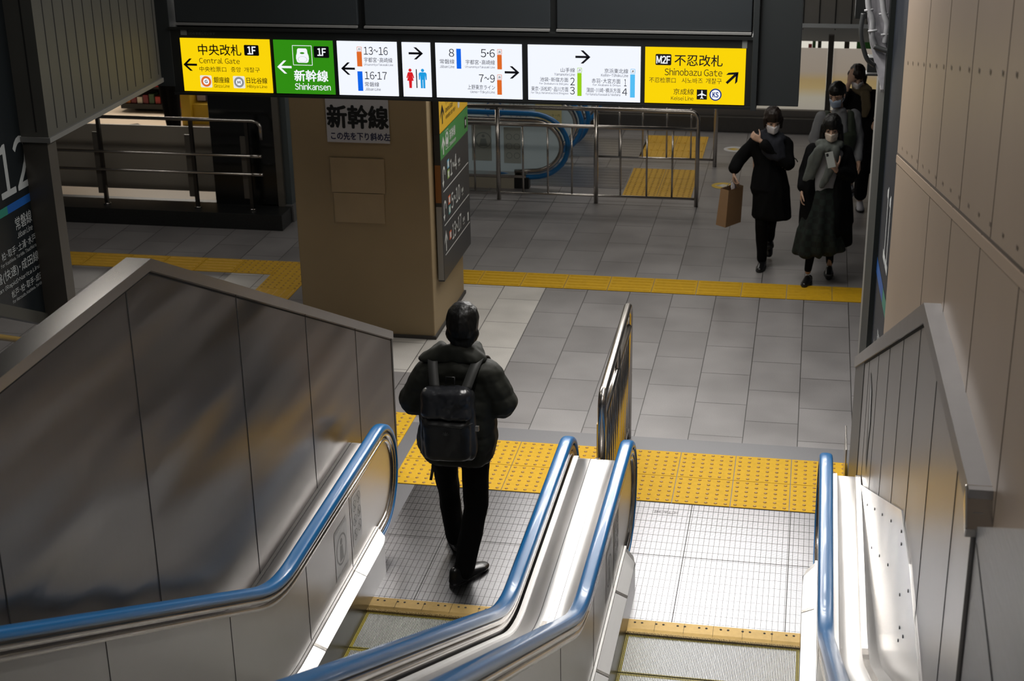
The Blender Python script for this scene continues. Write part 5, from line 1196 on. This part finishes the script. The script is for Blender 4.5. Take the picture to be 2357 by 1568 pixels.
for k in range(5):
    a = PI / 2 + (k - 2) * .62; poly(b, F, [(.0 - .004, 1.115), (.004, 1.115), (.022 * math.cos(a) + .002, 1.12 + .02 * math.sin(a)), (.022 * math.cos(a) - .003, 1.12 + .02 * math.sin(a))], .002 + .0003 * k)
obj('emblem', b, mat('emblem_dim', (.05, .05, .05), .4), bo)
for sx, sh in ((-1, -.115), (1, .135)):
    b = MB(); path = [V(sh * .75, -.20, 1.365), V(sh * 1.0, -.11, 1.468), V(sh * 1.12, -.02, 1.50), V(sh * 1.2, .09, 1.44), V(sh * 1.35, .155, 1.28), V(sh * 1.5, .14, 1.08)]
    path = cv(path, 6); b.sweep([(-.030, -.004), (.030, -.004), (.030, .007), (-.030, .007)], [X @ p for p in path], up=(1, 0, 0)); obj('shoulder_strap', b, mat('strap_grey', (.022, .023, .022), .6), bp_)
b = MB(); b.tube([X @ V(-.02, -.19, 1.385), X @ V(-.02, -.18, 1.425), X @ V(.03, -.18, 1.425), X @ V(.03, -.19, 1.385)], .006, 6); obj('grab_handle', b, bag_m, bp_)
b = MB(); b.box(-1.97 + .165, -1.97 + .185, 8.25 - .27, 8.25 - .25, 1.13, 1.16); obj('buckle', b, mat('buckle_grey', (.3, .3, .3), .3, .8), bo)
b = MB(); b.sweep([(-.009, -.001), (.009, -.001), (.009, .001), (-.009, .001)], [X @ V(-.13, -.12, .86), X @ V(-.135, -.13, .80), X @ V(-.15, -.13, .72)], up=(1, 0, 0)); obj('hanging_strap', b, bag_m, bp_)

# ---------------------------------------------------------------- woman with the paper bag
X = frame(-.34, 14.50, PI)                        # local x is mirrored in the picture: +x local = image left
pa = thing('person', 'person in a long black coat and white mask, carrying a brown paper bag', 'person', (-.34, 14.50, 0))
hp, q = head_prims((-.015, .05, 1.465), .97, yaw=.22, pitch=-.22)
rw = V(.325, .02, .955); lw = V(.085, .14, 1.29)
prims = hp + [('c', (-.01, .0, 1.40), (-.01, -.02, 1.28), .047, .054), ('h', [((-.13, -.02, 1.24), .05), ((.12, -.02, 1.24), .05), ((0, -.02, .98), (.13, .09, .1)), ((0, -.02, .84), (.15, .11, .1))]),
      ('c', (.13, -.02, 1.22), (.285, -.06, 1.05), .045, .036), ('c', (.285, -.06, 1.05), rw, .036, .023), ('c', (-.14, -.02, 1.22), (-.17, .06, 1.06), .045, .038), ('c', (-.17, .06, 1.06), lw, .036, .023),
      ('c', (.07, -.02, .82), (.045, .06, .45), .075, .05), ('c', (.045, .06, .45), (.03, .03, .10), .048, .032), ('c', (-.07, -.02, .82), (-.04, -.08, .45), .075, .05), ('c', (-.04, -.08, .45), (-.03, -.33, .20), .048, .032)]
prims += hand(rw, (.03, .02, -1), (-1, .1, 0), 1, 1.0, .92) + hand(lw, (.80, -.10, .50), (.1, -1, .1), -1, .9, .85)
blob('body', prims, SKIN, pa, X, .0065, 3)
face_parts(pa, X, q, .97); mask_part(pa, X, q, MASKW, .97)
blob('hair', [('h', [(q(0, -.02, .055), .088), (q(0, .02, .056), .078), (q(0, -.045, .0), .078)]), ('h', [(q(-.058, .056, .050), .018), (q(-.012, .078, .070), .014), (q(0, .02, .09), .05)]), ('h', [(q(.060, .052, .048), .018), (q(.016, .078, .066), .014), (q(0, .02, .09), .05)]), ('c', q(-.075, .015, .03), q(-.080, .02, -.06), .026, .014), ('c', q(.075, .015, .03), q(.078, .02, -.05), .026, .012), ('h', [(q(-.03, -.06, -.04), .045), (q(.03, -.06, -.04), .045), (q(0, -.08, -.10), .03)])], HAIRB, pa, X, .006, 2, disp=lambda c, n: .004 * noise.noise(Vector((c.x * 60, c.y * 60, c.z * 14))))
ck = [('h', [((-.13, -.02, 1.245), (.075, .08, .06)), ((.13, -.02, 1.245), (.075, .08, .06)), ((0, -.02, 1.02), (.15, .12, .1))]), ('h', [((0, -.02, 1.02), (.15, .12, .1)), ((-.03, -.02, .80), (.175, .15, .1)), ((.03, -.02, .80), (.15, .15, .1))]),
      ('h', [((-.03, -.02, .82), (.175, .15, .1)), ((-.085, -.03, .52), (.16, .17, .05)), ((.045, -.03, .53), (.10, .17, .05))]), ('c', (.14, -.02, 1.235), (.285, -.06, 1.06), .070, .066), ('c', (.285, -.06, 1.06), (.325, .0, .985), .066, .060), ('c', (-.15, -.02, 1.23), (-.18, .07, 1.07), .070, .068), ('c', (-.18, .07, 1.07), (.045, .14, 1.255), .066, .052)]
blob('coat', ck, COATM, pa, X, .010, 3, disp=folds(.012, 8, .35))
blob('scarf', [('h', [((-.10, .05, 1.30), .05), ((.08, .06, 1.31), .05), ((0, .09, 1.27), .05), ((0, -.05, 1.33), .06)]), ('h', [((-.08, .10, 1.28), .05), ((-.06, .13, 1.14), (.10, .03, .04)), ((.04, .12, 1.20), .04)])], mat('navy_scarf', (.008, .010, .018), .85), pa, X, .009, 3, disp=folds(.010, 16, .4))
blob('trousers', [('h', [((0, -.02, .80), (.14, .10, .08)), ((.06, .0, .7), .08), ((-.06, -.02, .7), .08)]), ('c', (.07, -.01, .78), (.045, .06, .46), .09, .062), ('c', (.045, .06, .46), (.03, .03, .10), .062, .052), ('c', (-.07, -.02, .78), (-.04, -.08, .46), .09, .062), ('c', (-.04, -.08, .46), (-.03, -.32, .20), .062, .048)], TROU, pa, X, .010, 2, disp=folds(.006, 9, .5))
shoe(pa, X, (.01, -.06, 0), (.05, .19, 0), m=LEATH, w_=.043, hi=.13, name='ankle_boot'); shoe(pa, X, (-.03, -.42, .0), (-.03, -.20, 0), m=LEATH, w_=.04, hi=.10, z=.02, lift=.10, name='ankle_boot')
bk2 = thing('backpack', 'dark backpack behind the shoulder of the person with the paper bag', 'backpack', (-.3, 14.7, .9)); blob('main_bag', [('h', [((-.17, -.17, 1.19), (.05, .06, .05)), ((.08, -.18, 1.19), (.05, .06, .05)), ((-.18, -.17, .98), (.05, .07, .05)), ((.08, -.18, .98), (.05, .06, .05))])], COATM, bk2, X, .010, 3)
b = MB(); b.tube([X @ V(-.225, -.13, 1.07), X @ V(-.25, -.12, 1.055), X @ V(-.265, -.12, 1.03)], .006, 6); obj('strap_end', b, BLACK, bk2)
# paper bag
pb_ = thing('paper_bag', 'brown paper carrier bag held low by the person in the long black coat', 'bag', (-.68, 14.45, .42))
KR = mat('kraft_paper', (.30, .185, .10), .7, 0, var=.06, vscale=20)
def bagm():
    b = MB(); Z = [(.435, 0.0), (.50, .0), (.80, .012)]; cs = [(.055, -.14), (.055, .14), (-.055, .14), (-.055, -.14)]
    rings = []
    for z, g in Z:
        k = (z - .435) / .365; rings.append([b.bm.verts.new(X @ V(.335 + .015 * (1 - k) * -1 + (c[0] * (1 - .18 * k)) , .02 + c[1] * (1 - .05 * k), z + (.0 if z > .7 else 0))) for c in cs])
    b.bm.faces.new(rings[0])
    for i in range(len(rings) - 1):
        for j in range(4): b.bm.faces.new((rings[i][j], rings[i][(j + 1) % 4], rings[i + 1][(j + 1) % 4], rings[i + 1][j]))
    return b
bb = bagm(); RT = Matrix.Translation(X @ V(.33, .02, .87)) @ Matrix.Rotation(.10, 4, 'Y') @ Matrix.Rotation(-.5, 4, 'Z') @ Matrix.Translation(-(X @ V(.33, .02, .87)))
bb.bm.transform(RT)
bo_ = obj('bag_body', bb, KR, pb_); so_ = bo_.modifiers.new('s', 'SOLIDIFY'); so_.thickness = .0015
for sx in (-.035, .035):
    b = MB(); b.tube([RT @ (X @ V(.33 + sx, -.05, .80)), X @ V(.335, -.01, .885), X @ V(.335, .03, .885), RT @ (X @ V(.33 + sx, .08, .80))], .0035, 6); obj('bag_handle', b, mat('twine_pale', (.4, .36, .3), .8), pb_)
blob('tissue', [('h', [((.325, -.03, .79), .02), ((.335, .03, .83), .022), ((.33, .06, .78), .02)])], mat('tissue_white', (.45, .42, .45), .8), pb_, X, .006, 1, disp=lambda c, n: .007 * noise.noise(c * 40))

# ---------------------------------------------------------------- woman looking over her phone
X = frame(.20, 14.20, PI)
pw = thing('person', 'person in a beige mask, grey scarf and open black coat holding a phone', 'person', (.20, 14.20, 0))
hp, q = head_prims((-.02, .03, 1.475), .97, yaw=-.05, pitch=-.16)
rw = V(.215, .08, .90); lw = V(-.075, .20, 1.13)
prims = hp + [('c', (-.01, .0, 1.40), (-.01, -.02, 1.30), .047, .054), ('h', [((-.14, -.02, 1.25), .05), ((.12, -.02, 1.25), .05), ((0, -.02, .98), (.13, .09, .1)), ((0, -.02, .86), (.15, .11, .1))]),
      ('c', (.14, -.02, 1.23), (.20, -.03, 1.03), .045, .036), ('c', (.20, -.03, 1.03), rw, .036, .023), ('c', (-.15, -.02, 1.23), (-.21, .03, 1.03), .045, .038), ('c', (-.21, .03, 1.03), lw, .036, .023),
      ('c', (.07, -.02, .84), (.09, .08, .45), .075, .05), ('c', (.09, .08, .45), (.125, .10, .11), .048, .030), ('c', (-.07, -.02, .84), (-.06, .0, .45), .075, .05), ('c', (-.06, .0, .45), (-.075, -.12, .12), .048, .030)]
prims += hand(rw, (.05, .10, -1), (-1, .2, .1), 1, .55, .92) + hand(lw, (.45, .10, .85), (.1, -1, .25), -1, .45, .95)
blob('body', prims, SKIN, pw, X, .0065, 3)
face_parts(pw, X, q, .97); mask_part(pw, X, q, MASKB, .97)
blob('hair', [('h', [(q(0, -.02, .055), .088), (q(0, .02, .056), .078), (q(0, -.045, .0), .078)]), ('c', q(-.035, .058, .07), q(-.074, .045, -.01), .020, .015), ('c', q(.035, .058, .07), q(.074, .045, -.01), .020, .015), ('h', [(q(-.075, .01, .03), .030), (q(-.085, .01, -.10), .030), (q(-.10, -.01, -.24), .022)]), ('h', [(q(.075, .01, .03), .030), (q(.085, .01, -.10), .028), (q(.11, -.01, -.20), .018)]), ('h', [(q(-.05, -.06, 0), .05), (q(.05, -.06, 0), .05), (q(-.05, -.07, -.18), .04), (q(.05, -.07, -.18), .04)])], HAIR, pw, X, .006, 2, disp=lambda c, n: .004 * noise.noise(Vector((c.x * 60, c.y * 60, c.z * 14))))
blob('shirt', [('h', [((-.09, .03, 1.24), .05), ((.09, .03, 1.24), .05), ((0, .035, .98), (.12, .085, .1)), ((.02, .035, .90), (.13, .09, .05))])], mat('shirt_grey_white', (.26, .26, .27), .8), pw, X, .010, 3, disp=folds(.006, 12, .4))
ck = [('h', [((-.15, -.03, 1.255), (.07, .075, .06)), ((-.12, -.04, .98), (.10, .12, .1)), ((.0, -.08, 1.2), .06)]), ('h', [((-.12, -.04, 1.0), (.10, .12, .1)), ((-.16, -.05, .58), (.12, .15, .06)), ((-.05, -.08, .62), .09)]), ('h', [((.14, -.03, 1.255), (.07, .075, .06)), ((.14, -.04, 1.0), (.07, .12, .1)), ((.0, -.08, 1.2), .06)]), ('h', [((.14, -.04, 1.0), (.07, .12, .1)), ((.15, -.05, .62), (.06, .14, .06)), ((.0, -.10, .62), .08)]), ('h', [((-.05, -.08, 1.2), .08), ((.05, -.08, 1.2), .08), ((-.12, -.12, .32), (.10, .08, .04)), ((.12, -.12, .45), (.07, .08, .04))]),
      ('h', [((.15, .03, 1.22), .05), ((.165, .08, .95), .05), ((.12, .10, .62), (.06, .05, .05)), ((.18, .0, .55), .06)]),
      ('h', [((-.15, .03, 1.20), .05), ((-.10, .09, .95), (.05, .05, .05)), ((-.10, .10, .50), (.08, .05, .05)), ((-.18, .0, .55), .06)]),
      ('h', [((-.15, -.02, .7), (.11, .12, .08)), ((-.17, -.05, .36), (.11, .10, .04)), ((-.08, -.10, .36), (.08, .06, .04))]),
      ('c', (.15, -.02, 1.24), (.205, -.03, 1.05), .068, .060), ('c', (.205, -.03, 1.05), (.215, .06, .93), .060, .050), ('c', (-.16, -.02, 1.24), (-.225, .03, 1.05), .070, .066), ('c', (-.225, .03, 1.05), (-.11, .17, 1.11), .064, .050)]
blob('coat', ck, COATM, pw, X, .010, 3, disp=folds(.010, 9, .35))
PL = bpy.data.materials.new('plaid_dark_green'); PL.use_nodes = True; n_ = PL.node_tree.nodes; L_ = PL.node_tree.links; bs = n_['Principled BSDF']; bs.inputs['Roughness'].default_value = .85
tc = n_.new('ShaderNodeTexCoord'); ck_ = n_.new('ShaderNodeTexChecker'); ck_.inputs['Scale'].default_value = 18; ck_.inputs['Color1'].default_value = (.004, .007, .006, 1); ck_.inputs['Color2'].default_value = (.008, .017, .013, 1); L_.new(tc.outputs['Object'], ck_.inputs['Vector']); L_.new(ck_.outputs['Color'], bs.inputs['Base Color'])
blob('skirt', [('h', [((0, .02, .92), (.14, .11, .05)), ((0, .02, .75), (.17, .14, .06)), ((.05, .04, .5), (.20, .18, .05))]), ('h', [((.05, .04, .52), (.20, .18, .05)), ((.12, .05, .29), (.16, .18, .03)), ((-.06, .03, .33), (.15, .17, .03))])], PL, pw, X, .010, 3, disp=lambda c, n: (.022 * (1 - min(1, max(0, (c.z - .25) / .6)))) * math.sin(math.atan2(c.y - .03, c.x - .03) * 9) * .7)
blob('scarf', [('h', [((-.09, .05, 1.335), .045), ((.08, .06, 1.335), .045), ((0, .10, 1.30), .045), ((0, -.05, 1.36), .05)]), ('h', [((.07, .11, 1.30), (.05, .03, .04)), ((.13, .10, 1.22), (.05, .03, .04)), ((.17, .10, 1.00), (.055, .02, .02))]), ('h', [((-.06, .12, 1.30), (.04, .03, .04)), ((-.045, .14, 1.15), (.045, .02, .04)), ((.04, .15, .96), (.030, .015, .02))])], mat('grey_scarf', (.105, .118, .110), .9, 0, bump=.3, bscale=120), pw, X, .008, 3, disp=folds(.009, 18, .4))
blob('leggings', [('c', (.07, 0, .80), (.09, .08, .45), .085, .058), ('c', (.09, .08, .45), (.125, .10, .13), .056, .036), ('c', (-.07, 0, .80), (-.06, 0, .45), .085, .058), ('c', (-.06, 0, .45), (-.075, -.12, .14), .056, .036)], TROU, pw, X, .009, 2)
shoe(pw, X, (.10, .04, 0), (.16, .27, 0), m=LEATH, w_=.042, hi=.045, name='loafer'); shoe(pw, X, (-.075, -.19, 0), (-.07, .04, 0), m=LEATH, w_=.042, hi=.045, lift=.03, name='loafer')
b = MB(); Rp = Matrix.Translation(X @ V(-.02, .235, 1.235)) @ Matrix.Rotation(-.35, 4, 'X') @ Matrix.Rotation(-.25, 4, 'Y'); b.box(-.036, .036, -.004, .004, -.072, .072, bev=.003, M=Rp)
ph = obj('phone', b, mat('phone_white', (.38, .40, .38), .25), label='pale smartphone held up by the person in the grey scarf', cat='phone', origin=tuple(X @ V(-.02, .235, 1.235)))
b = MB(); b.box(-.030, -.008, -.0062, -.004, .035, .062, bev=.001, M=Rp); obj('camera_bump', b, BLK, ph)

# ---------------------------------------------------------------- person with the green vest
X = frame(.30, 15.60, PI + .35)
pc = thing('person', 'person in a dark green vest with grey sleeves and blue mask', 'person', (.30, 15.60, 0))
hp, q = head_prims((.045, .04, 1.48), 1.0, yaw=-.75, pitch=-.28)
prims = hp + [('c', (.02, .0, 1.41), (.0, -.02, 1.31), .048, .055), ('h', [((-.15, -.02, 1.25), .055), ((.15, -.02, 1.25), .055), ((0, -.02, .98), (.13, .10, .1)), ((0, -.02, .86), (.15, .11, .1))]),
      ('c', (.17, -.02, 1.23), (.22, -.04, 1.0), .05, .04), ('c', (.22, -.04, 1.0), (.20, .10, .80), .04, .025), ('c', (-.17, -.02, 1.23), (-.22, -.04, 1.0), .05, .04), ('c', (-.22, -.04, 1.0), (-.20, .10, .80), .04, .025),
      ('c', (.08, -.02, .84), (.08, .03, .46), .08, .055), ('c', (.08, .03, .46), (.08, .0, .10), .05, .034), ('c', (-.08, -.02, .84), (-.08, .0, .46), .08, .055), ('c', (-.08, .0, .46), (-.08, -.10, .10), .05, .034)]
prims += hand((.20, .10, .80), (0, .2, -1), (-1, 0, 0), 1, .6, .95) + hand((-.20, .10, .80), (0, .2, -1), (1, 0, 0), -1, .6, .95)
blob('body', prims, SKIN, pc, X, .007, 3); face_parts(pc, X, q); mask_part(pc, X, q, MASKU)
blob('hair', [('h', [(q(0, -.02, .055), .088), (q(0, .02, .060), .076), (q(0, -.045, .0), .078)]), ('h', [(q(-.04, .05, .075), .026), (q(.04, .05, .075), .026), (q(0, .02, .09), .05)]), ('e', q(0, -.125, .0), (.045, .05, .05)), ('c', q(0, -.09, .0), q(0, -.13, -.12), .04, .02)], HAIR, pc, X, .007, 2, disp=lambda c, n: .003 * noise.noise(Vector((c.x * 60, c.y * 60, c.z * 14))))
blob('sweater', [('c', (.17, -.02, 1.25), (.225, -.04, 1.02), .068, .066), ('c', (.225, -.04, 1.02), (.205, .08, .83), .066, .045), ('c', (-.17, -.02, 1.25), (-.225, -.04, 1.02), .068, .066), ('c', (-.225, -.04, 1.02), (-.205, .08, .83), .066, .045), ('h', [((0, .02, 1.325), (.062, .065, .03)), ((-.07, -.02, 1.24), .045), ((.07, -.02, 1.24), .045)]), ('h', [((0, .03, 1.28), (.07, .05, .05)), ((-.03, .045, 1.12), .06), ((.03, .045, 1.12), .06), ((0, .05, 1.0), .06)])], mat('grey_sweater', (.19, .195, .21), .85), pc, X, .010, 3, disp=folds(.009, 13, .6))
blob('vest', [('h', [((-.115, -.02, 1.27), (.055, .08, .045)), ((-.10, -.01, .98), (.10, .13, .1)), ((-.03, -.06, 1.1), .08)]), ('h', [((.115, -.02, 1.27), (.055, .08, .045)), ((.10, -.01, .98), (.10, .13, .1)), ((.03, -.06, 1.1), .08)]), ('h', [((-.1, -.01, 1.08), (.10, .135, .05)), ((.1, -.01, 1.08), (.10, .135, .05)), ((0, -.01, .84), (.18, .15, .05))])], mat('dark_green_vest', (.026, .036, .022), .7), pc, X, .010, 3, disp=folds(.008, 10, .5))
blob('trousers', [('h', [((0, -.02, .86), (.15, .11, .08)), ((.07, 0, .7), .09), ((-.07, 0, .7), .09)]), ('c', (.08, 0, .78), (.08, .03, .46), .10, .08), ('c', (.08, .03, .46), (.08, .0, .12), .08, .07), ('c', (-.08, 0, .78), (-.08, 0, .46), .10, .08), ('c', (-.08, 0, .46), (-.08, -.10, .12), .08, .07)], TROU, pc, X, .011, 2)
shoe(pc, X, (.08, -.06, 0), (.08, .19, 0)); shoe(pc, X, (-.08, -.16, 0), (-.08, .09, 0))

# ---------------------------------------------------------------- person holding their forehead, behind
X = frame(.56, 16.75, PI)
pd = thing('person', 'person in a black coat and khaki scarf with one hand on the forehead, farthest back', 'person', (.56, 16.75, 0))
hp, q = head_prims((.07, .03, 1.42), 1.0, yaw=.10, pitch=-.40)
hd = V(.15, .12, 1.38)
prims = hp + [('c', (.03, .0, 1.36), (.0, -.02, 1.26), .048, .055), ('h', [((-.15, -.02, 1.21), .055), ((.15, -.02, 1.21), .055), ((0, -.02, .96), (.13, .10, .1)), ((0, -.02, .84), (.15, .11, .1))]),
      ('c', (.16, -.02, 1.20), (.24, .10, 1.08), .05, .04), ('c', (.24, .10, 1.08), hd, .04, .025), ('c', (-.17, -.02, 1.20), (-.27, .0, 1.08), .05, .04), ('c', (-.27, .0, 1.08), (-.18, .14, 1.0), .04, .025),
      ('c', (.08, -.02, .84), (.08, .03, .46), .08, .055), ('c', (.08, .03, .46), (.06, -.25, .18), .05, .034), ('c', (-.07, -.02, .84), (-.05, .10, .46), .08, .055), ('c', (-.05, .10, .46), (-.04, .12, .10), .05, .034)]
prims += hand(hd, (-.25, .02, 1), (-.3, -1, .2), -1, .35, .95) + hand((-.18, .14, 1.0), (.3, .5, -.3), (0, 0, -1), 1, .7, .95)
blob('body', prims, SKIN, pd, X, .007, 3); face_parts(pd, X, q); mask_part(pd, X, q, MASKW)
blob('hair', [('h', [(q(0, -.02, .055), .090), (q(0, .02, .060), .080), (q(0, -.045, .0), .080)]), ('h', [(q(-.05, .055, .065), .024), (q(.05, .055, .065), .024), (q(0, .02, .09), .05)]), ('c', q(-.075, .01, .03), q(-.08, .015, -.07), .030, .02), ('c', q(.075, .01, .03), q(.08, .015, -.07), .030, .02), ('h', [(q(-.05, -.06, 0), .05), (q(.05, -.06, 0), .05), (q(0, -.06, -.10), .05)])], HAIRB, pd, X, .007, 2, disp=lambda c, n: .004 * noise.noise(Vector((c.x * 60, c.y * 60, c.z * 14))))
blob('coat', [('h', [((-.15, -.02, 1.22), (.075, .08, .06)), ((.14, -.02, 1.22), (.075, .08, .06)), ((0, -.02, .98), (.16, .13, .1))]), ('h', [((0, -.02, .98), (.16, .13, .1)), ((0, -.02, .40), (.22, .18, .05))]), ('c', (.155, -.02, 1.21), (.245, .10, 1.09), .070, .064), ('c', (.245, .10, 1.09), (.185, .12, 1.25), .062, .05), ('c', (-.16, -.02, 1.21), (-.275, .0, 1.09), .070, .064), ('c', (-.275, .0, 1.09), (-.20, .12, 1.02), .062, .05)], COATM, pd, X, .011, 3, disp=folds(.010, 9, .35))
blob('scarf', [('h', [((-.06, .06, 1.30), .035), ((.09, .06, 1.30), .035), ((.02, .09, 1.26), .035), ((0, -.05, 1.31), .04)]), ('h', [((-.02, .12, 1.27), (.05, .03, .04)), ((-.05, .13, 1.12), (.05, .025, .04)), ((-.03, .13, 1.02), (.03, .015, .02))])], mat('khaki_scarf', (.085, .065, .035), .9), pd, X, .009, 3, disp=folds(.009, 18, .4))
blob('trousers', [('c', (.07, 0, .7), (.08, .03, .46), .10, .08), ('c', (.08, .03, .46), (.065, -.20, .24), .08, .06), ('c', (-.07, 0, .7), (-.05, .10, .46), .10, .08), ('c', (-.05, .10, .46), (-.04, .12, .16), .08, .075)], TROU, pd, X, .011, 2)
WS = mat('white_sneaker', (.42, .42, .46), .6)
shoe(pd, X, (-.04, .06, 0), (-.05, .31, 0), m=WS, name='sneaker', w_=.045); shoe(pd, X, (.06, -.36, 0), (.06, -.13, 0), m=WS, name='sneaker', lift=.07, z=.02)
tb = thing('tote_bag', 'black tote bag hanging from the shoulder of the farthest person', 'bag', (.78, 16.7, .6))
b = MB(); b.box(.745, .795, 16.55, 16.85, .58, .98, bev=.01); obj('bag_body', b, BLACK, tb)
b = MB(); b.tube([(.77, 16.60, .97), (.765, 16.66, 1.12), (.735, 16.72, 1.235)], .007, 8); obj('bag_strap', b, BLACK, tb); b = MB(); b.tube([(.77, 16.80, .97), (.765, 16.78, 1.12), (.735, 16.75, 1.235)], .007, 8); obj('bag_strap', b, BLACK, tb)

# ---------------------------------------------------------------- legs of somebody at the shop, far left
X = frame(-8.27, 18.95, PI * .9)
pe = thing('person', 'person all in black standing by the shop, only the legs seen below the sign', 'person', (-8.27, 18.95, 0))
hp, q = head_prims((0, .03, 1.60), 1.05)
prims = hp + [('c', (0, 0, 1.5), (0, -.02, 1.4), .05, .06), ('h', [((-.16, -.02, 1.36), .06), ((.16, -.02, 1.36), .06), ((0, -.02, .95), (.16, .11, .1))]), ('c', (.18, -.02, 1.34), (.25, -.02, 1.08), .05, .04), ('c', (.25, -.02, 1.08), (.24, .1, .84), .04, .026), ('c', (-.18, -.02, 1.34), (-.25, -.02, 1.08), .05, .04), ('c', (-.25, -.02, 1.08), (-.24, .1, .84), .04, .026), ('c', (.07, 0, .9), (.06, .02, .48), .08, .055), ('c', (.06, .02, .48), (.05, 0, .10), .05, .035), ('c', (-.07, 0, .9), (-.06, .02, .48), .08, .055), ('c', (-.06, .02, .48), (-.05, 0, .10), .05, .035)]
prims += hand((.24, .1, .84), (0, .1, -1), (-1, 0, 0), 1, .6) + hand((-.24, .1, .84), (0, .1, -1), (1, 0, 0), -1, .6)
blob('body', prims, SKIN, pe, X, .009, 2)
blob('hair', [('h', [(q(0, -.02, .055), .092), (q(0, .02, .062), .080), (q(0, -.045, .0), .082)])], HAIR, pe, X, .01, 2)
blob('coat', [('h', [((-.17, -.02, 1.36), .085), ((.17, -.02, 1.36), .085), ((0, -.02, .85), (.21, .16, .1))]), ('c', (.19, -.02, 1.34), (.26, -.02, 1.08), .075, .07), ('c', (.26, -.02, 1.08), (.245, .08, .88), .068, .05), ('c', (-.19, -.02, 1.34), (-.26, -.02, 1.08), .075, .07), ('c', (-.26, -.02, 1.08), (-.245, .08, .88), .068, .05)], COATM, pe, X, .014, 2)
blob('trousers', [('c', (.07, 0, .86), (.06, .02, .48), .115, .085), ('c', (.06, .02, .48), (.05, 0, .11), .085, .062), ('c', (-.07, 0, .86), (-.06, .02, .48), .115, .085), ('c', (-.06, .02, .48), (-.05, 0, .11), .085, .062)], TROU, pe, X, .012, 2)
shoe(pe, X, (.05, -.07, 0), (.06, .20, 0)); shoe(pe, X, (-.05, -.07, 0), (-.06, .20, 0))
